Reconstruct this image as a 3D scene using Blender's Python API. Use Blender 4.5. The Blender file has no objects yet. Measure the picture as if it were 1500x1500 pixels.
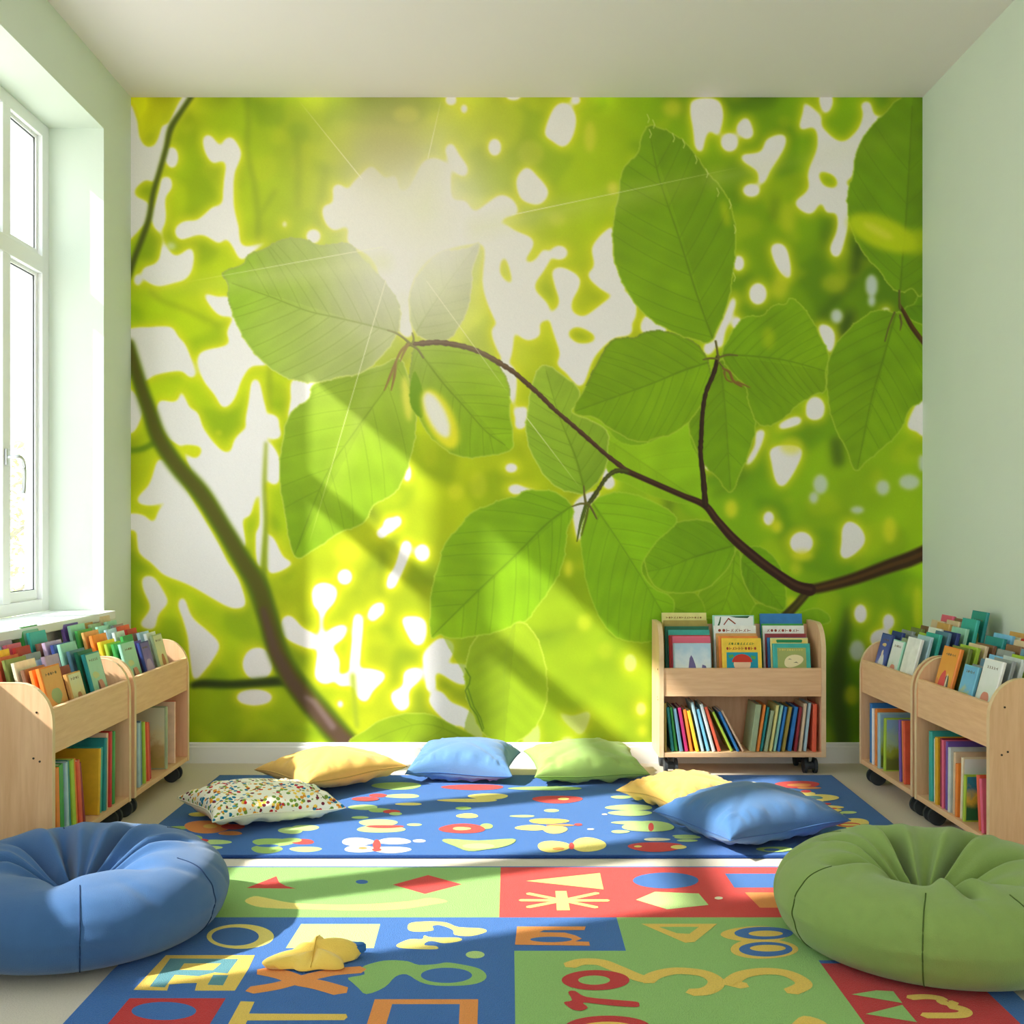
import bpy, bmesh, math, random
import numpy as np
from mathutils import Vector, Matrix
from mathutils.geometry import tessellate_polygon
from math import sin, cos, pi, radians, exp, sqrt

scene = bpy.context.scene
COL = scene.collection
random.seed(7)

# ------------------------------------------------------------------ camera
FPX, VPX, VPY, CAMH = 1600.0, 745.0, 785.0, 1.107
cam_data = bpy.data.cameras.new('camera')
cam = bpy.data.objects.new('camera', cam_data)
COL.objects.link(cam)
cam.location = (0, 0, CAMH)
cam.rotation_euler = (pi / 2, 0, 0)
cam_data.sensor_width = 36
cam_data.lens = 36 * FPX / 1500
cam_data.shift_x = 5 / 1500
cam_data.shift_y = 35 / 1500
cam_data.clip_start = 0.05
scene.camera = cam

# ------------------------------------------------------------------ light
world = bpy.data.worlds.new('sky')
scene.world = world
world.use_nodes = True
wn, wl = world.node_tree.nodes, world.node_tree.links
wn.clear()
w_out = wn.new('ShaderNodeOutputWorld')
w_bg = wn.new('ShaderNodeBackground')
w_tc = wn.new('ShaderNodeTexCoord')
w_sep = wn.new('ShaderNodeSeparateXYZ')
w_ramp = wn.new('ShaderNodeValToRGB')
w_ramp.color_ramp.elements[0].position = 0.0
w_ramp.color_ramp.elements[0].color = (1.0, 0.985, 0.95, 1)
w_ramp.color_ramp.elements[1].position = 0.6
w_ramp.color_ramp.elements[1].color = (0.70, 0.86, 1.0, 1)
wl.new(w_tc.outputs['Generated'], w_sep.inputs[0])
wl.new(w_sep.outputs['Z'], w_ramp.inputs[0])
wl.new(w_ramp.outputs[0], w_bg.inputs[0])
w_bg.inputs[1].default_value = 3.75
wl.new(w_bg.outputs[0], w_out.inputs[0])

SUN = Vector((1.0, 0.41, -0.85)).normalized()
sun_data = bpy.data.lights.new('sun', 'SUN')
sun_data.energy = 10.0
sun_data.angle = radians(1.3)
sun_data.color = (1.0, 0.965, 0.91)
sun = bpy.data.objects.new('sun', sun_data)
COL.objects.link(sun)
sun.location = (-6, 0, 6)
sun.rotation_euler = SUN.to_track_quat('-Z', 'Y').to_euler()

scene.view_settings.view_transform = 'Standard'
scene.view_settings.look = 'None'
scene.view_settings.gamma = 1
scene.view_settings.use_curve_mapping = False
scene.view_settings.exposure = 0.09
scene.cycles.use_denoising = True
scene.cycles.max_bounces = 10
scene.cycles.diffuse_bounces = 6
scene.cycles.transparent_max_bounces = 12
scene.cycles.caustics_reflective = False
scene.cycles.caustics_refractive = False
scene.cycles.sample_clamp_indirect = 6

# ------------------------------------------------------------------ helpers
def lin(c):
    r = []
    for v in c[:3]:
        v = v / 255.0
        r.append(v / 12.92 if v <= 0.04045 else ((v + 0.055) / 1.055) ** 2.4)
    return (r[0], r[1], r[2], 1.0)

MATS = {}
def mat(name, rgb, rough=0.7, bump=0.0, bscale=60, vary=0.0, vscale=8, spec=0.3, sheen=0.0, metal=0.0, stretch=(1, 1, 1)):
    """plain procedural material: colour with gentle noise variation and noise bump"""
    if name in MATS:
        return MATS[name]
    m = bpy.data.materials.new(name)
    m.use_nodes = True
    n, l = m.node_tree.nodes, m.node_tree.links
    b = n['Principled BSDF']
    b.inputs['Base Color'].default_value = lin(rgb)
    b.inputs['Roughness'].default_value = rough
    b.inputs['Specular IOR Level'].default_value = spec
    b.inputs['Metallic'].default_value = metal
    if sheen:
        b.inputs['Sheen Weight'].default_value = sheen
        b.inputs['Sheen Roughness'].default_value = 0.5
    if vary or bump:
        tc = n.new('ShaderNodeTexCoord'); mp = n.new('ShaderNodeMapping')
        mp.inputs['Scale'].default_value = stretch
        l.new(tc.outputs['Object'], mp.inputs[0])
    if vary:
        nz = n.new('ShaderNodeTexNoise'); nz.inputs['Scale'].default_value = vscale
        nz.inputs['Detail'].default_value = 4
        l.new(mp.outputs[0], nz.inputs['Vector'])
        hs = n.new('ShaderNodeHueSaturation')
        hs.inputs['Color'].default_value = lin(rgb)
        mr = n.new('ShaderNodeMapRange')
        mr.inputs['From Min'].default_value = 0.3; mr.inputs['From Max'].default_value = 0.7
        mr.inputs['To Min'].default_value = 1 - vary; mr.inputs['To Max'].default_value = 1 + vary
        l.new(nz.outputs['Fac'], mr.inputs['Value'])
        l.new(mr.outputs[0], hs.inputs['Value'])
        l.new(hs.outputs[0], b.inputs['Base Color'])
    if bump:
        nb = n.new('ShaderNodeTexNoise'); nb.inputs['Scale'].default_value = bscale
        nb.inputs['Detail'].default_value = 3
        l.new(mp.outputs[0], nb.inputs['Vector'])
        bp = n.new('ShaderNodeBump'); bp.inputs['Strength'].default_value = bump
        bp.inputs['Distance'].default_value = 0.004
        l.new(nb.outputs['Fac'], bp.inputs['Height'])
        l.new(bp.outputs[0], b.inputs['Normal'])
    MATS[name] = m
    return m

def wood(name, rgb, rgb2, scale):
    """pale beech laminate with a streaky grain running along the least-scaled axis"""
    if name in MATS:
        return MATS[name]
    m = bpy.data.materials.new(name); m.use_nodes = True
    n, l = m.node_tree.nodes, m.node_tree.links
    b = n['Principled BSDF']; b.inputs['Roughness'].default_value = 0.5
    b.inputs['Specular IOR Level'].default_value = 0.3
    tc = n.new('ShaderNodeTexCoord'); mp = n.new('ShaderNodeMapping')
    mp.inputs['Scale'].default_value = scale
    l.new(tc.outputs['Object'], mp.inputs[0])
    nz = n.new('ShaderNodeTexNoise'); nz.inputs['Scale'].default_value = 1.0
    nz.inputs['Detail'].default_value = 6; nz.inputs['Roughness'].default_value = 0.62
    nz.inputs['Distortion'].default_value = 0.35
    l.new(mp.outputs[0], nz.inputs['Vector'])
    cr = n.new('ShaderNodeValToRGB')
    cr.color_ramp.elements[0].position = 0.3; cr.color_ramp.elements[0].color = lin(rgb2)
    cr.color_ramp.elements[1].position = 0.68; cr.color_ramp.elements[1].color = lin(rgb)
    l.new(nz.outputs['Fac'], cr.inputs[0]); l.new(cr.outputs[0], b.inputs['Base Color'])
    MATS[name] = m
    return m

def link(name, me, m=None, parent=None):
    o = bpy.data.objects.new(name, me)
    COL.objects.link(o)
    if m is not None:
        for k in (m if isinstance(m, (list, tuple)) else [m]):
            me.materials.append(k)
    if parent is not None:
        o.parent = parent
    return o

def obj(name, bm, m, parent=None, smooth=False):
    me = bpy.data.meshes.new(name)
    bm.normal_update()
    bm.to_mesh(me); bm.free()
    if smooth:
        for p in me.polygons:
            p.use_smooth = True
    return link(name, me, m, parent)

def thing(name, label, cat, loc=(0, 0, 0), rotz=0, group=None):
    o = bpy.data.objects.new(name, None)
    COL.objects.link(o)
    o.empty_display_size = 0.1
    o.location = loc; o.rotation_euler = (0, 0, rotz)
    return tag(o, label, cat, group)

def tag(o, label, cat, group=None):
    o['label'] = label; o['category'] = cat
    if group: o['group'] = group
    return o

def struct(o):
    o['kind'] = 'structure'
    return o

def box(bm, x0, x1, y0, y1, z0, z1, bev=0.0):
    r = bmesh.ops.create_cube(bm, size=1)
    vs = r['verts']
    for v in vs:
        v.co.x = x0 + (v.co.x + .5) * (x1 - x0)
        v.co.y = y0 + (v.co.y + .5) * (y1 - y0)
        v.co.z = z0 + (v.co.z + .5) * (z1 - z0)
    if bev:
        es = set(e for v in vs for e in v.link_edges)
        bmesh.ops.bevel(bm, geom=list(es), offset=bev, segments=2, affect='EDGES', profile=0.6)
    return bm

def bbox(*a, **k):
    return box(bmesh.new(), *a, **k)

def prism(bm, pts, axis, a0, a1, bev=0):
    """extrude a 2-D outline along an axis: 'x' -> pts are (y,z), 'y' -> (x,z), 'z' -> (x,y)"""
    def P(p, a):
        return {'x': (a, p[0], p[1]), 'y': (p[0], a, p[1]), 'z': (p[0], p[1], a)}[axis]
    A = [bm.verts.new(P(p, a0)) for p in pts]
    B = [bm.verts.new(P(p, a1)) for p in pts]
    n = len(pts)
    fs = [bm.faces.new(A), bm.faces.new(B[::-1])]
    for i in range(n):
        fs.append(bm.faces.new((A[i], B[i], B[(i + 1) % n], A[(i + 1) % n])))
    bmesh.ops.recalc_face_normals(bm, faces=fs)
    if bev:
        es = [e for e in set(e for f in fs[:2] for e in f.edges)]
        bmesh.ops.bevel(bm, geom=es, offset=bev, segments=2, affect='EDGES')
    return bm

def tube(bm, pts, r, seg=8, closed=False):
    pts = [Vector(p) for p in pts]
    n = len(pts)
    rings = []
    for i, p in enumerate(pts):
        a = pts[(i - 1) % n] if (closed or i > 0) else p
        b = pts[(i + 1) % n] if (closed or i < n - 1) else p
        t = (b - a).normalized()
        ref = Vector((0, 0, 1)) if abs(t.z) < 0.95 else Vector((1, 0, 0))
        u = t.cross(ref).normalized(); v = t.cross(u)
        rr = r[i] if isinstance(r, (list, tuple)) else r
        rings.append([bm.verts.new(p + u * rr * cos(2 * pi * k / seg) + v * rr * sin(2 * pi * k / seg)) for k in range(seg)])
    m = n if closed else n - 1
    for i in range(m):
        A, B = rings[i], rings[(i + 1) % n]
        for k in range(seg):
            bm.faces.new((A[k], A[(k + 1) % seg], B[(k + 1) % seg], B[k]))
    if not closed:
        bm.faces.new(rings[0]); bm.faces.new(rings[-1][::-1])
    return bm

def catmull(pts, sub=5, closed=True):
    out = []
    n = len(pts)
    rng = range(n) if closed else range(n - 1)
    for i in rng:
        if closed:
            p0, p1, p2, p3 = pts[(i - 1) % n], pts[i], pts[(i + 1) % n], pts[(i + 2) % n]
        else:
            p0, p1, p2, p3 = pts[max(i - 1, 0)], pts[i], pts[i + 1], pts[min(i + 2, n - 1)]
        for k in range(sub):
            t = k / sub
            out.append(tuple(0.5 * ((2 * b) + (-a + c) * t + (2 * a - 5 * b + 4 * c - d) * t * t + (-a + 3 * b - 3 * c + d) * t ** 3)
                             for a, b, c, d in zip(p0, p1, p2, p3)))
    if not closed:
        out.append(tuple(pts[-1]))
    return out

# ------------------------------------------------------------------ room shell
XL, XR, YB, YF, ZC = -1.843, 2.02, 5.333, -2.6, 3.247
WY0, WY1, WZ0, WZ1 = 2.05, 4.973, 0.767, 2.962     # window opening in the left wall

M_mint = mat('mint_wall_paint', (219, 229, 215), 0.85, bump=0.15, bscale=180, vary=0.012, vscale=3)
M_ceil = mat('ceiling_paint', (238, 229, 229), 0.9, bump=0.1, bscale=150)
M_white = mat('white_trim_paint', (238, 238, 236), 0.45)
M_floor = mat('speckled_beige_flooring', (214, 202, 187), 0.75, bump=0.35, bscale=260, vary=0.05, vscale=190)

bm = bbox(XL - .4, XR + .3, YF - .2, YB + .2, -0.12, 0.0)
struct(obj('floor', bm, M_floor))
bm = bbox(XL - .4, XR + .3, YF - .2, YB + .2, ZC, ZC + .15)
struct(obj('ceiling', bm, M_ceil))
bm = bbox(XL - .4, XR + .3, YB, YB + .2, 0, ZC)
struct(obj('wall_back', bm, M_mint))
bm = bbox(XR, XR + .3, YF, YB, 0, ZC)
struct(obj('wall_right', bm, M_mint))
bm = bmesh.new()
box(bm, XL - .36, XL, YF, WY0, 0, ZC)
box(bm, XL - .36, XL, WY1, YB, 0, ZC)
box(bm, XL - .36, XL, WY0, WY1, 0, WZ0 - .03)
box(bm, XL - .36, XL, WY0, WY1, WZ1, ZC)
struct(obj('wall_left', bm, M_mint))
# wall behind the camera; its broad opening is added to let in fill light
bm = bmesh.new()
box(bm, XL, -1.5, YF - .2, YF, 0, ZC)
box(bm, 1.7, XR, YF - .2, YF, 0, ZC)
box(bm, -1.5, 1.7, YF - .2, YF, 0, .35)
box(bm, -1.5, 1.7, YF - .2, YF, 3.0, ZC)
struct(obj('wall_front', bm, M_mint))

def base_profile(bm, along, a0, a1, at, sgn):
    # baseboard section: lower board, step and rounded lip
    pr = [(0, 0), (.018, 0), (.018, .078), (.013, .082), (.013, .094), (.006, .1), (0, .1)]
    if along == 'x':
        return prism(bm, [(at + sgn * p[0], p[1]) for p in pr], 'x', a0, a1)
    return prism(bm, [(at + sgn * p[0], p[1]) for p in pr], 'y', a0, a1)
struct(obj('baseboard_back', base_profile(bmesh.new(), 'x', XL, XR, YB, -1), M_white))
struct(obj('baseboard_left', base_profile(bmesh.new(), 'y', YF, YB - .02, XL, 1), M_white))
struct(obj('baseboard_right', base_profile(bmesh.new(), 'y', YF, YB - .02, XR, -1), M_white))

# ------------------------------------------------------------------ windows
M_upvc = mat('white_window_plastic', (240, 241, 240), 0.3, spec=0.5)
M_gasket = mat('dark_rubber_gasket', (70, 72, 74), 0.6)
M_handle = mat('satin_handle_metal', (205, 207, 208), 0.3, metal=0.6)
M_glass = bpy.data.materials.new('window_glass'); M_glass.use_nodes = True
_n, _l = M_glass.node_tree.nodes, M_glass.node_tree.links
_n.clear()
_o = _n.new('ShaderNodeOutputMaterial'); _mx = _n.new('ShaderNodeMixShader')
_t = _n.new('ShaderNodeBsdfTransparent'); _g = _n.new('ShaderNodeBsdfGlossy')
_t.inputs[0].default_value = (0.97, 0.985, 0.98, 1); _g.inputs['Roughness'].default_value = 0.02
_mx.inputs[0].default_value = 0.05
_l.new(_t.outputs[0], _mx.inputs[1]); _l.new(_g.outputs[0], _mx.inputs[2]); _l.new(_mx.outputs[0], _o.inputs[0])

win = bpy.data.objects.new('window_1', None); COL.objects.link(win); win['kind'] = 'structure'
win['label'] = 'tall white framed window in the left wall with narrow panes'
FX0, FX1 = -2.165, -2.092
bm = bmesh.new()
box(bm, FX0, FX1, WY1 - .07, WY1, WZ0, WZ1, .003)
box(bm, FX0, FX1, WY0, WY0 + .07, WZ0, WZ1, .003)
box(bm, FX0, FX1, WY0 + .07, WY1 - .07, 2.903, WZ1, .003)
box(bm, FX0, FX1, WY0 + .07, WY1 - .07, WZ0, .822, .003)
box(bm, FX0, FX1 + .004, WY0 + .07, WY1 - .07, 2.285, 2.36, .003)
MULL = [(4.515, 4.585), (3.60, 3.76), (2.69, 2.85)]
for a, b in MULL:
    box(bm, FX0, FX1 + .002, a, b, .822, 2.285, .003)
    box(bm, FX0, FX1 + .002, a, b, 2.36, 2.903, .003)
obj('window_frame', bm, M_upvc, win)
edges = [WY1 - .07] + [v for a, b in MULL for v in (b, a)] + [WY0 + .07]
for i in range(0, len(edges), 2):
    y1, y0 = edges[i], edges[i + 1]
    for z0, z1 in ((.822, 2.285), (2.36, 2.903)):
        bm = bmesh.new(); s = .022 if z0 < 1 else .016; sz = .044 if z0 < 1 else .03
        zt = .014
        for A in ((y0, y0 + s, z0, z1), (y1 - s, y1, z0, z1)):
            box(bm, FX0 + .012, FX1 - .022, A[0], A[1], A[2], A[3], .002)
        box(bm, FX0 + .012, FX1 - .022, y0 + s, y1 - s, z0, z0 + sz, .002)
        box(bm, FX0 + .012, FX1 - .022, y0 + s, y1 - s, z1 - zt, z1, .002)
        sash = obj('window_sash', bm, M_upvc, win)
        g0, g1, h0, h1 = y0 + s, y1 - s, z0 + sz, z1 - zt
        bm = bmesh.new(); q = .004
        for A in ((g0, g0 + q, h0, h1), (g1 - q, g1, h0, h1), (g0, g1, h0, h0 + q), (g0, g1, h1 - q, h1)):
            box(bm, FX1 - .034, FX1 - .029, *A)
        obj('gasket', bm, M_gasket, sash)
        bm = bbox(FX1 - .042, FX1 - .038, g0, g1, h0, h1)
        obj('window_pane', bm, M_glass, sash)
# handle on the narrow post
bm = bmesh.new()
box(bm, FX1 + .002, FX1 + .012, 4.528, 4.556, 1.40, 1.47, .004)
hp = [(FX1 + .01, 4.542, 1.435), (FX1 + .045, 4.542, 1.437), (FX1 + .055, 4.552, 1.436), (FX1 + .057, 4.575, 1.425), (FX1 + .056, 4.592, 1.40), (FX1 + .055, 4.597, 1.36), (FX1 + .055, 4.594, 1.31), (FX1 + .054, 4.588, 1.285)]
tube(bm, catmull(hp, 4, False), 0.008, 10)
obj('window_handle', bm, M_handle, win, smooth=True)

# deep white sill board
bm = bmesh.new()
box(bm, XL - .25, XL + .055, WY0 - .03, WY1 - .003, WZ0 - .036, WZ0, .004)
o = struct(obj('trim_1', bm, M_white)); o['label'] = 'deep white window sill board'

# unseen glazed opening behind the camera, added so sky light fills the room
w2 = bpy.data.objects.new('fill_window', None); COL.objects.link(w2); w2['kind'] = 'structure'
bm = bmesh.new()
for A in ((-1.5, -1.43, .35, 3.0), (1.63, 1.7, .35, 3.0), (-1.43, 1.63, .35, .42), (-1.43, 1.63, 2.93, 3.0), (.07, .13, .42, 2.93)):
    box(bm, A[0], A[1], YF - .13, YF - .06, A[2], A[3], .003)
obj('window_frame', bm, M_upvc, w2)
obj('window_pane', bbox(-1.43, 1.63, YF - .1, YF - .096, .42, 2.93), M_glass, w2)
# ------------------------------------------------------------------ the printed leaf mural
# painted into a fine colour grid: the print of sunlit beech leaves on the back wall
MX0, MX1, MY0, MY1 = 192.0, 1351.0, 143.0, 1087.0
GW, GH = 1021, 831
gx = np.linspace(MX0, MX1, GW); gy = np.linspace(MY0, MY1, GH)
GX, GY = np.meshgrid(gx, gy)
STEP = (MX1 - MX0) / (GW - 1)
CR = {'A': (190, 140, 3.125), 'B': (190, 600, 3.061), 'C': (560, 140, 3.125), 'D': (560, 600, 3.061),
      'E': (950, 140, 3.124), 'F': (950, 600, 3.061), 'G': (400, 500, 2.5), 'P': (0, 0, 1.0)}
def T(c, pts):
    ox, oy, s = CR[c]
    return [(ox + x / s, oy + y / s) for x, y in pts]
def prs(s):
    v = [float(k) for k in s.replace(',', ' ').split()]
    return list(zip(v[0::2], v[1::2]))
FX_ = np.fft.rfftfreq(GW + 160)[None, :]; FY_ = np.fft.fftfreq(GH + 160)[:, None]
def blur(a, px):
    s = px / STEP
    p = np.pad(a, ((80, 80), (80, 80)), mode='edge')
    f = np.fft.rfft2(p) * np.exp(-2 * (pi * s) ** 2 * (FX_ ** 2 + FY_ ** 2))
    return np.fft.irfft2(f, p.shape)[80:-80, 80:-80]
def win_(pts, pad):
    xs = [p[0] for p in pts]; ys = [p[1] for p in pts]
    i0 = max(0, int((min(xs) - pad - MX0) / STEP)); i1 = min(GW, int((max(xs) + pad - MX0) / STEP) + 2)
    j0 = max(0, int((min(ys) - pad - MY0) / STEP)); j1 = min(GH, int((max(ys) + pad - MY0) / STEP) + 2)
    return slice(j0, max(j1, j0)), slice(i0, max(i1, i0))
def polymask(m, pts, val=1.0):
    w = win_(pts, 2); x = GX[w]; y = GY[w]
    ins = np.zeros(x.shape, bool)
    n = len(pts)
    for i in range(n):
        (x1, y1), (x2, y2) = pts[i], pts[(i + 1) % n]
        if y1 == y2: continue
        c = ((y1 > y) != (y2 > y)) & (x < (x2 - x1) * (y - y1) / (y2 - y1) + x1)
        ins ^= c
    m[w] = np.where(ins, val, m[w])
def ellip(c, cx, cy, rx, ry, rot=0):
    return T(c, [(cx + rx * cos(t) * cos(rot) - ry * sin(t) * sin(rot), cy + rx * cos(t) * sin(rot) + ry * sin(t) * cos(rot))
                 for t in [k * 2 * pi / 20 for k in range(20)]])
def line(m, pts, wd, soft=1.0, val=1.0):
    """polyline with per-point widths (px), max-combined"""
    n = len(pts)
    if not isinstance(wd, (list, tuple)): wd = [wd] * n
    for i in range(n - 1):
        (x1, y1), (x2, y2) = pts[i], pts[i + 1]
        w = win_([pts[i], pts[i + 1]], max(wd) + soft + 2)
        x = GX[w]; y = GY[w]
        if x.size == 0: continue
        dx, dy = x2 - x1, y2 - y1
        L = dx * dx + dy * dy + 1e-9
        t = np.clip(((x - x1) * dx + (y - y1) * dy) / L, 0, 1)
        d = np.hypot(x - x1 - t * dx, y - y1 - t * dy)
        hw = (wd[i] * (1 - t) + wd[i + 1] * t) / 2
        m[w] = np.maximum(m[w], val * np.clip((hw + soft / 2 - d) / soft, 0, 1))
def L3(c): return np.array(lin(c)[:3])
_rs = np.random.RandomState(3)
def noise(px):
    a = blur(_rs.randn(GH, GW), px)
    return (a - a.mean()) / a.std()

def paint_mural():
    # blurred greens: colour samples spread with a soft kernel
    samp = [(230, 170, 205, 215, 0), (330, 200, 150, 195, 0), (450, 200, 150, 185, 20), (560, 200, 178, 190, 70), (700, 200, 185, 210, 40),
            (850, 200, 160, 200, 10), (1000, 180, 128, 180, 0), (1150, 220, 120, 172, 0), (1300, 200, 125, 175, 0),
            (230, 300, 175, 208, 0), (300, 300, 165, 200, 0), (420, 310, 160, 200, 20), (750, 290, 178, 210, 25), (850, 300, 150, 195, 5),
            (1130, 330, 130, 180, 0), (1180, 420, 118, 165, 0), (1240, 400, 95, 140, 5),
            (240, 440, 165, 205, 0), (330, 440, 180, 212, 10), (700, 420, 205, 225, 60), (830, 400, 175, 205, 10), (880, 430, 165, 195, 10),
            (230, 580, 175, 210, 0), (320, 600, 170, 210, 0), (250, 700, 195, 220, 10), (220, 800, 170, 205, 5), (400, 750, 165, 205, 5),
            (300, 900, 170, 208, 5), (250, 950, 175, 205, 5), (330, 1050, 150, 190, 5), (430, 1030, 160, 198, 10), (450, 900, 159, 187, 8),
            (480, 850, 168, 190, 16), (560, 720, 159, 187, 16), (560, 900, 163, 189, 20), (600, 850, 161, 189, 18), (640, 700, 185, 215, 10),
            (760, 700, 155, 187, 4), (700, 690, 190, 220, 10), (560, 1000, 168, 190, 28), (650, 1000, 163, 189, 20), (820, 950, 155, 185, 16),
            (880, 1000, 142, 178, 16), (930, 1050, 134, 176, 16), (860, 900, 138, 180, 4), (820, 1060, 138, 176, 12),
            (970, 660, 150, 205, 20), (1000, 700, 150, 205, 20), (1080, 740, 120, 175, 10), (1150, 620, 130, 185, 5), (1200, 700, 140, 190, 10),
            (1100, 700, 100, 160, 5), (1280, 700, 140, 190, 10), (1330, 740, 150, 195, 20), (1150, 800, 140, 195, 10), (1250, 850, 120, 180, 5), (1100, 830, 135, 190, 10),
            (1240, 1000, 95, 150, 0), (1300, 900, 140, 195, 5), (1330, 950, 165, 205, 10), (1200, 1000, 90, 150, 0), (1000, 900, 130, 185, 5), (1240, 760, 150, 195, 10)]
    num = np.zeros((GH, GW, 3)); den = np.zeros((GH, GW))
    for x, y, r, g, b in samp:
        w = np.exp(-((GX - x) ** 2 + (GY - y) ** 2) / (2 * 52.0 ** 2)) + 1e-9
        num += w[..., None] * np.array([r, g, b]); den += w
    img = num / den[..., None]
    n1 = noise(26); n2 = noise(11)
    # out-of-focus foliage: patches of darker and yellower green with defined borders
    pat = blur((noise(20) > 0.35).astype(float), 5)
    pat2 = blur((noise(15) > 0.8).astype(float), 4)
    img = img * (1 + 0.035 * n1[..., None] + 0.02 * n2[..., None])
    img = img * (1 - 0.13 * pat[..., None] * np.array([1.2, 0.85, 1.0]))
    img = img * (1 - pat2[..., None] * 0.55) + pat2[..., None] * 0.55 * (img * 0.55 + np.array([205, 222, 30]) * 0.45)
    img = np.clip(img, 0, 255)
    def over(col, a):
        nonlocal img
        img = img * (1 - a[..., None]) + np.array(col, float) * a[..., None]
    # soft dark twigs far behind
    m = np.zeros((GH, GW))
    line(m, T('A', prs('540,0 545,120 535,250 570,400 590,550 588,700')), 8, 6, .5)
    line(m, T('A', prs('590,560 630,500 665,440')), 7, 6, .4)
    line(m, T('A', prs('765,200 775,350 770,500')), 11, 9, .4)
    line(m, T('A', prs('895,330 885,450 865,600')), 14, 10, .35)
    line(m, T('A', prs('100,900 150,940 260,980 400,1050')), 7, 6, .35)
    line(m, T('A', prs('640,1240 640,1400 640,1500')), 8, 5, .45)
    over((105, 135, 20), blur(m, 3))
    m = np.zeros((GH, GW))
    line(m, T('F', prs('895,900 880,1000 850,1150 850,1300 870,1500')), [8, 16, 26, 28, 26], 10, .9)
    line(m, T('F', prs('1000,1450 1010,1500')), 10, 8, .6)
    line(m, T('F', prs('840,150 850,230')), 18, 10, .75)
    line(m, T('F', prs('85,150 80,300 90,470')), 9, 8, .45)
    line(m, T('E', prs('960,690 945,800')), 14, 9, .85)
    line(m, T('E', prs('920,1010 890,1080')), 18, 10, .85)
    line(m, T('E', prs('940,850 860,930 790,1010')), 9, 10, .55)
    line(m, T('E', prs('580,480 570,560')), 12, 12, .35)
    line(m, T('F', prs('300,380 420,300 440,200')), 9, 10, .35)
    line(m, T('G', prs('180,490 300,570 400,670 450,740')), 16, 10, .45)
    line(m, T('G', prs('400,720 400,920')), 8, 8, .35)
    line(m, T('G', prs('960,1090 1100,1050')), 10, 8, .35)
    line(m, T('G', prs('1440,380 1450,520 1460,600')), 7, 7, .5)
    over((52, 78, 8), blur(m, 5))

    # gaps of white sky with yellow-green halo
    W = np.zeros((GH, GW))
    def blobs(c, *ss):
        for s in ss: polymask(W, catmull(T(c, prs(s)), 4))
    def ell(c, *es):
        for e in es: polymask(W, ellip(c, *e))
    blobs('A', '-10,60 35,110 45,185 72,232 112,230 138,175 150,130 175,130 240,10 292,5 190,150 152,300 112,400 80,385 30,425 28,460 85,490 100,560 60,600 10,655 -10,655',
          '150,375 188,375 195,425 165,470 168,560 150,612 108,600 112,520 135,430',
          '335,195 370,180 418,235 430,205 470,190 512,258 500,310 480,365 478,500 500,600 520,690 640,665 560,720 510,755 470,690 440,655 410,680 330,638 230,662 208,610 250,575 310,570 380,510 422,495 430,400 440,320 425,300 380,312 345,260',
          '60,790 130,760 145,650 110,605 150,620 170,690 215,735 285,695 292,780 260,840 200,860 130,875 70,845',
          '340,905 400,920 460,925 500,1000 420,1012 365,960',
          '-10,1080 90,1060 190,1058 222,1100 262,1150 305,1280 270,1290 235,1262 120,1280 68,1312 30,1290 -10,1230',
          '318,1180 450,1140 445,1080 500,1000 540,1120 640,1230 560,1240 515,1300 480,1390 430,1432 388,1370 330,1290',
          '130,1400 215,1402 235,1345 272,1420 330,1520 150,1520', '560,1305 595,1310 625,1450 640,1520 535,1520 545,1400',
          '-10,1340 50,1400 50,1460 -10,1520', '745,1300 870,1315 815,1400 790,1440 725,1490 738,1390', '640,1470 680,1470 680,1520 630,1520')
    ell('A', (195, 285, 30, 52), (38, 845, 20, 32), (842, 645, 35, 35), (710, 590, 14, 22))
    blobs('A', '880,530 895,500 930,490 930,420 960,405 1000,430 1020,400 1070,350 1110,322 1170,380 1230,400 1230,900 1100,740 1000,680 1000,600 940,620 900,590')
    blobs('B', '120,0 290,0 330,80 400,172 450,190 472,130 545,55 560,-10 612,-10 605,350 570,385 540,480 508,490 522,600 510,625 440,545 390,425 365,380 330,340 290,300 225,170 165,120',
          '-10,470 60,470 108,505 130,450 185,400 110,432 38,420 40,388 90,330 130,220 190,260 250,350 330,480 400,600 440,680 490,760 522,870 490,892 430,880 290,800 220,768 150,740 100,690 40,640 30,545 -10,540',
          '58,752 110,750 162,830 172,870 130,920 110,985 45,965 92,890 62,810', '215,870 245,840 282,930 350,990 405,1050 382,1110 330,1180 288,1215 268,1100 260,1020 238,940',
          '640,15 682,110 655,135 618,120 618,45', '618,145 662,190 680,262 665,335 620,322 608,240', '585,385 612,378 612,600 600,700 572,700 563,560 580,520',
          '618,565 650,580 690,660 735,690 650,735 615,712', '820,800 870,773 928,800 922,860 880,910 870,980 898,1050 942,1120 930,1200 880,1232 830,1200 840,1090 850,920 822,880',
          '680,945 720,920 780,978 835,1010 835,1072 770,1062 688,1015', '888,990 972,962 962,1022 898,1062', '1005,922 1048,930 1040,1060 1025,1185 985,1185 995,1040',
          '925,1200 980,1178 1060,1158 1142,1178 1142,1212 1092,1262 1062,1312 1018,1290 1000,1240 938,1242', '-10,-10 62,-10 30,90 -10,105')
    ell('B', (575, 1140, 70, 76), (560, 1290, 84, 38), (965, 750, 36, 38), (1100, 908, 30, 48, .5), (1165, 512, 30, 30), (1130, 555, 26, 26), (1180, 762, 26, 48, .3), (945, 1320, 18, 22))
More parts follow.
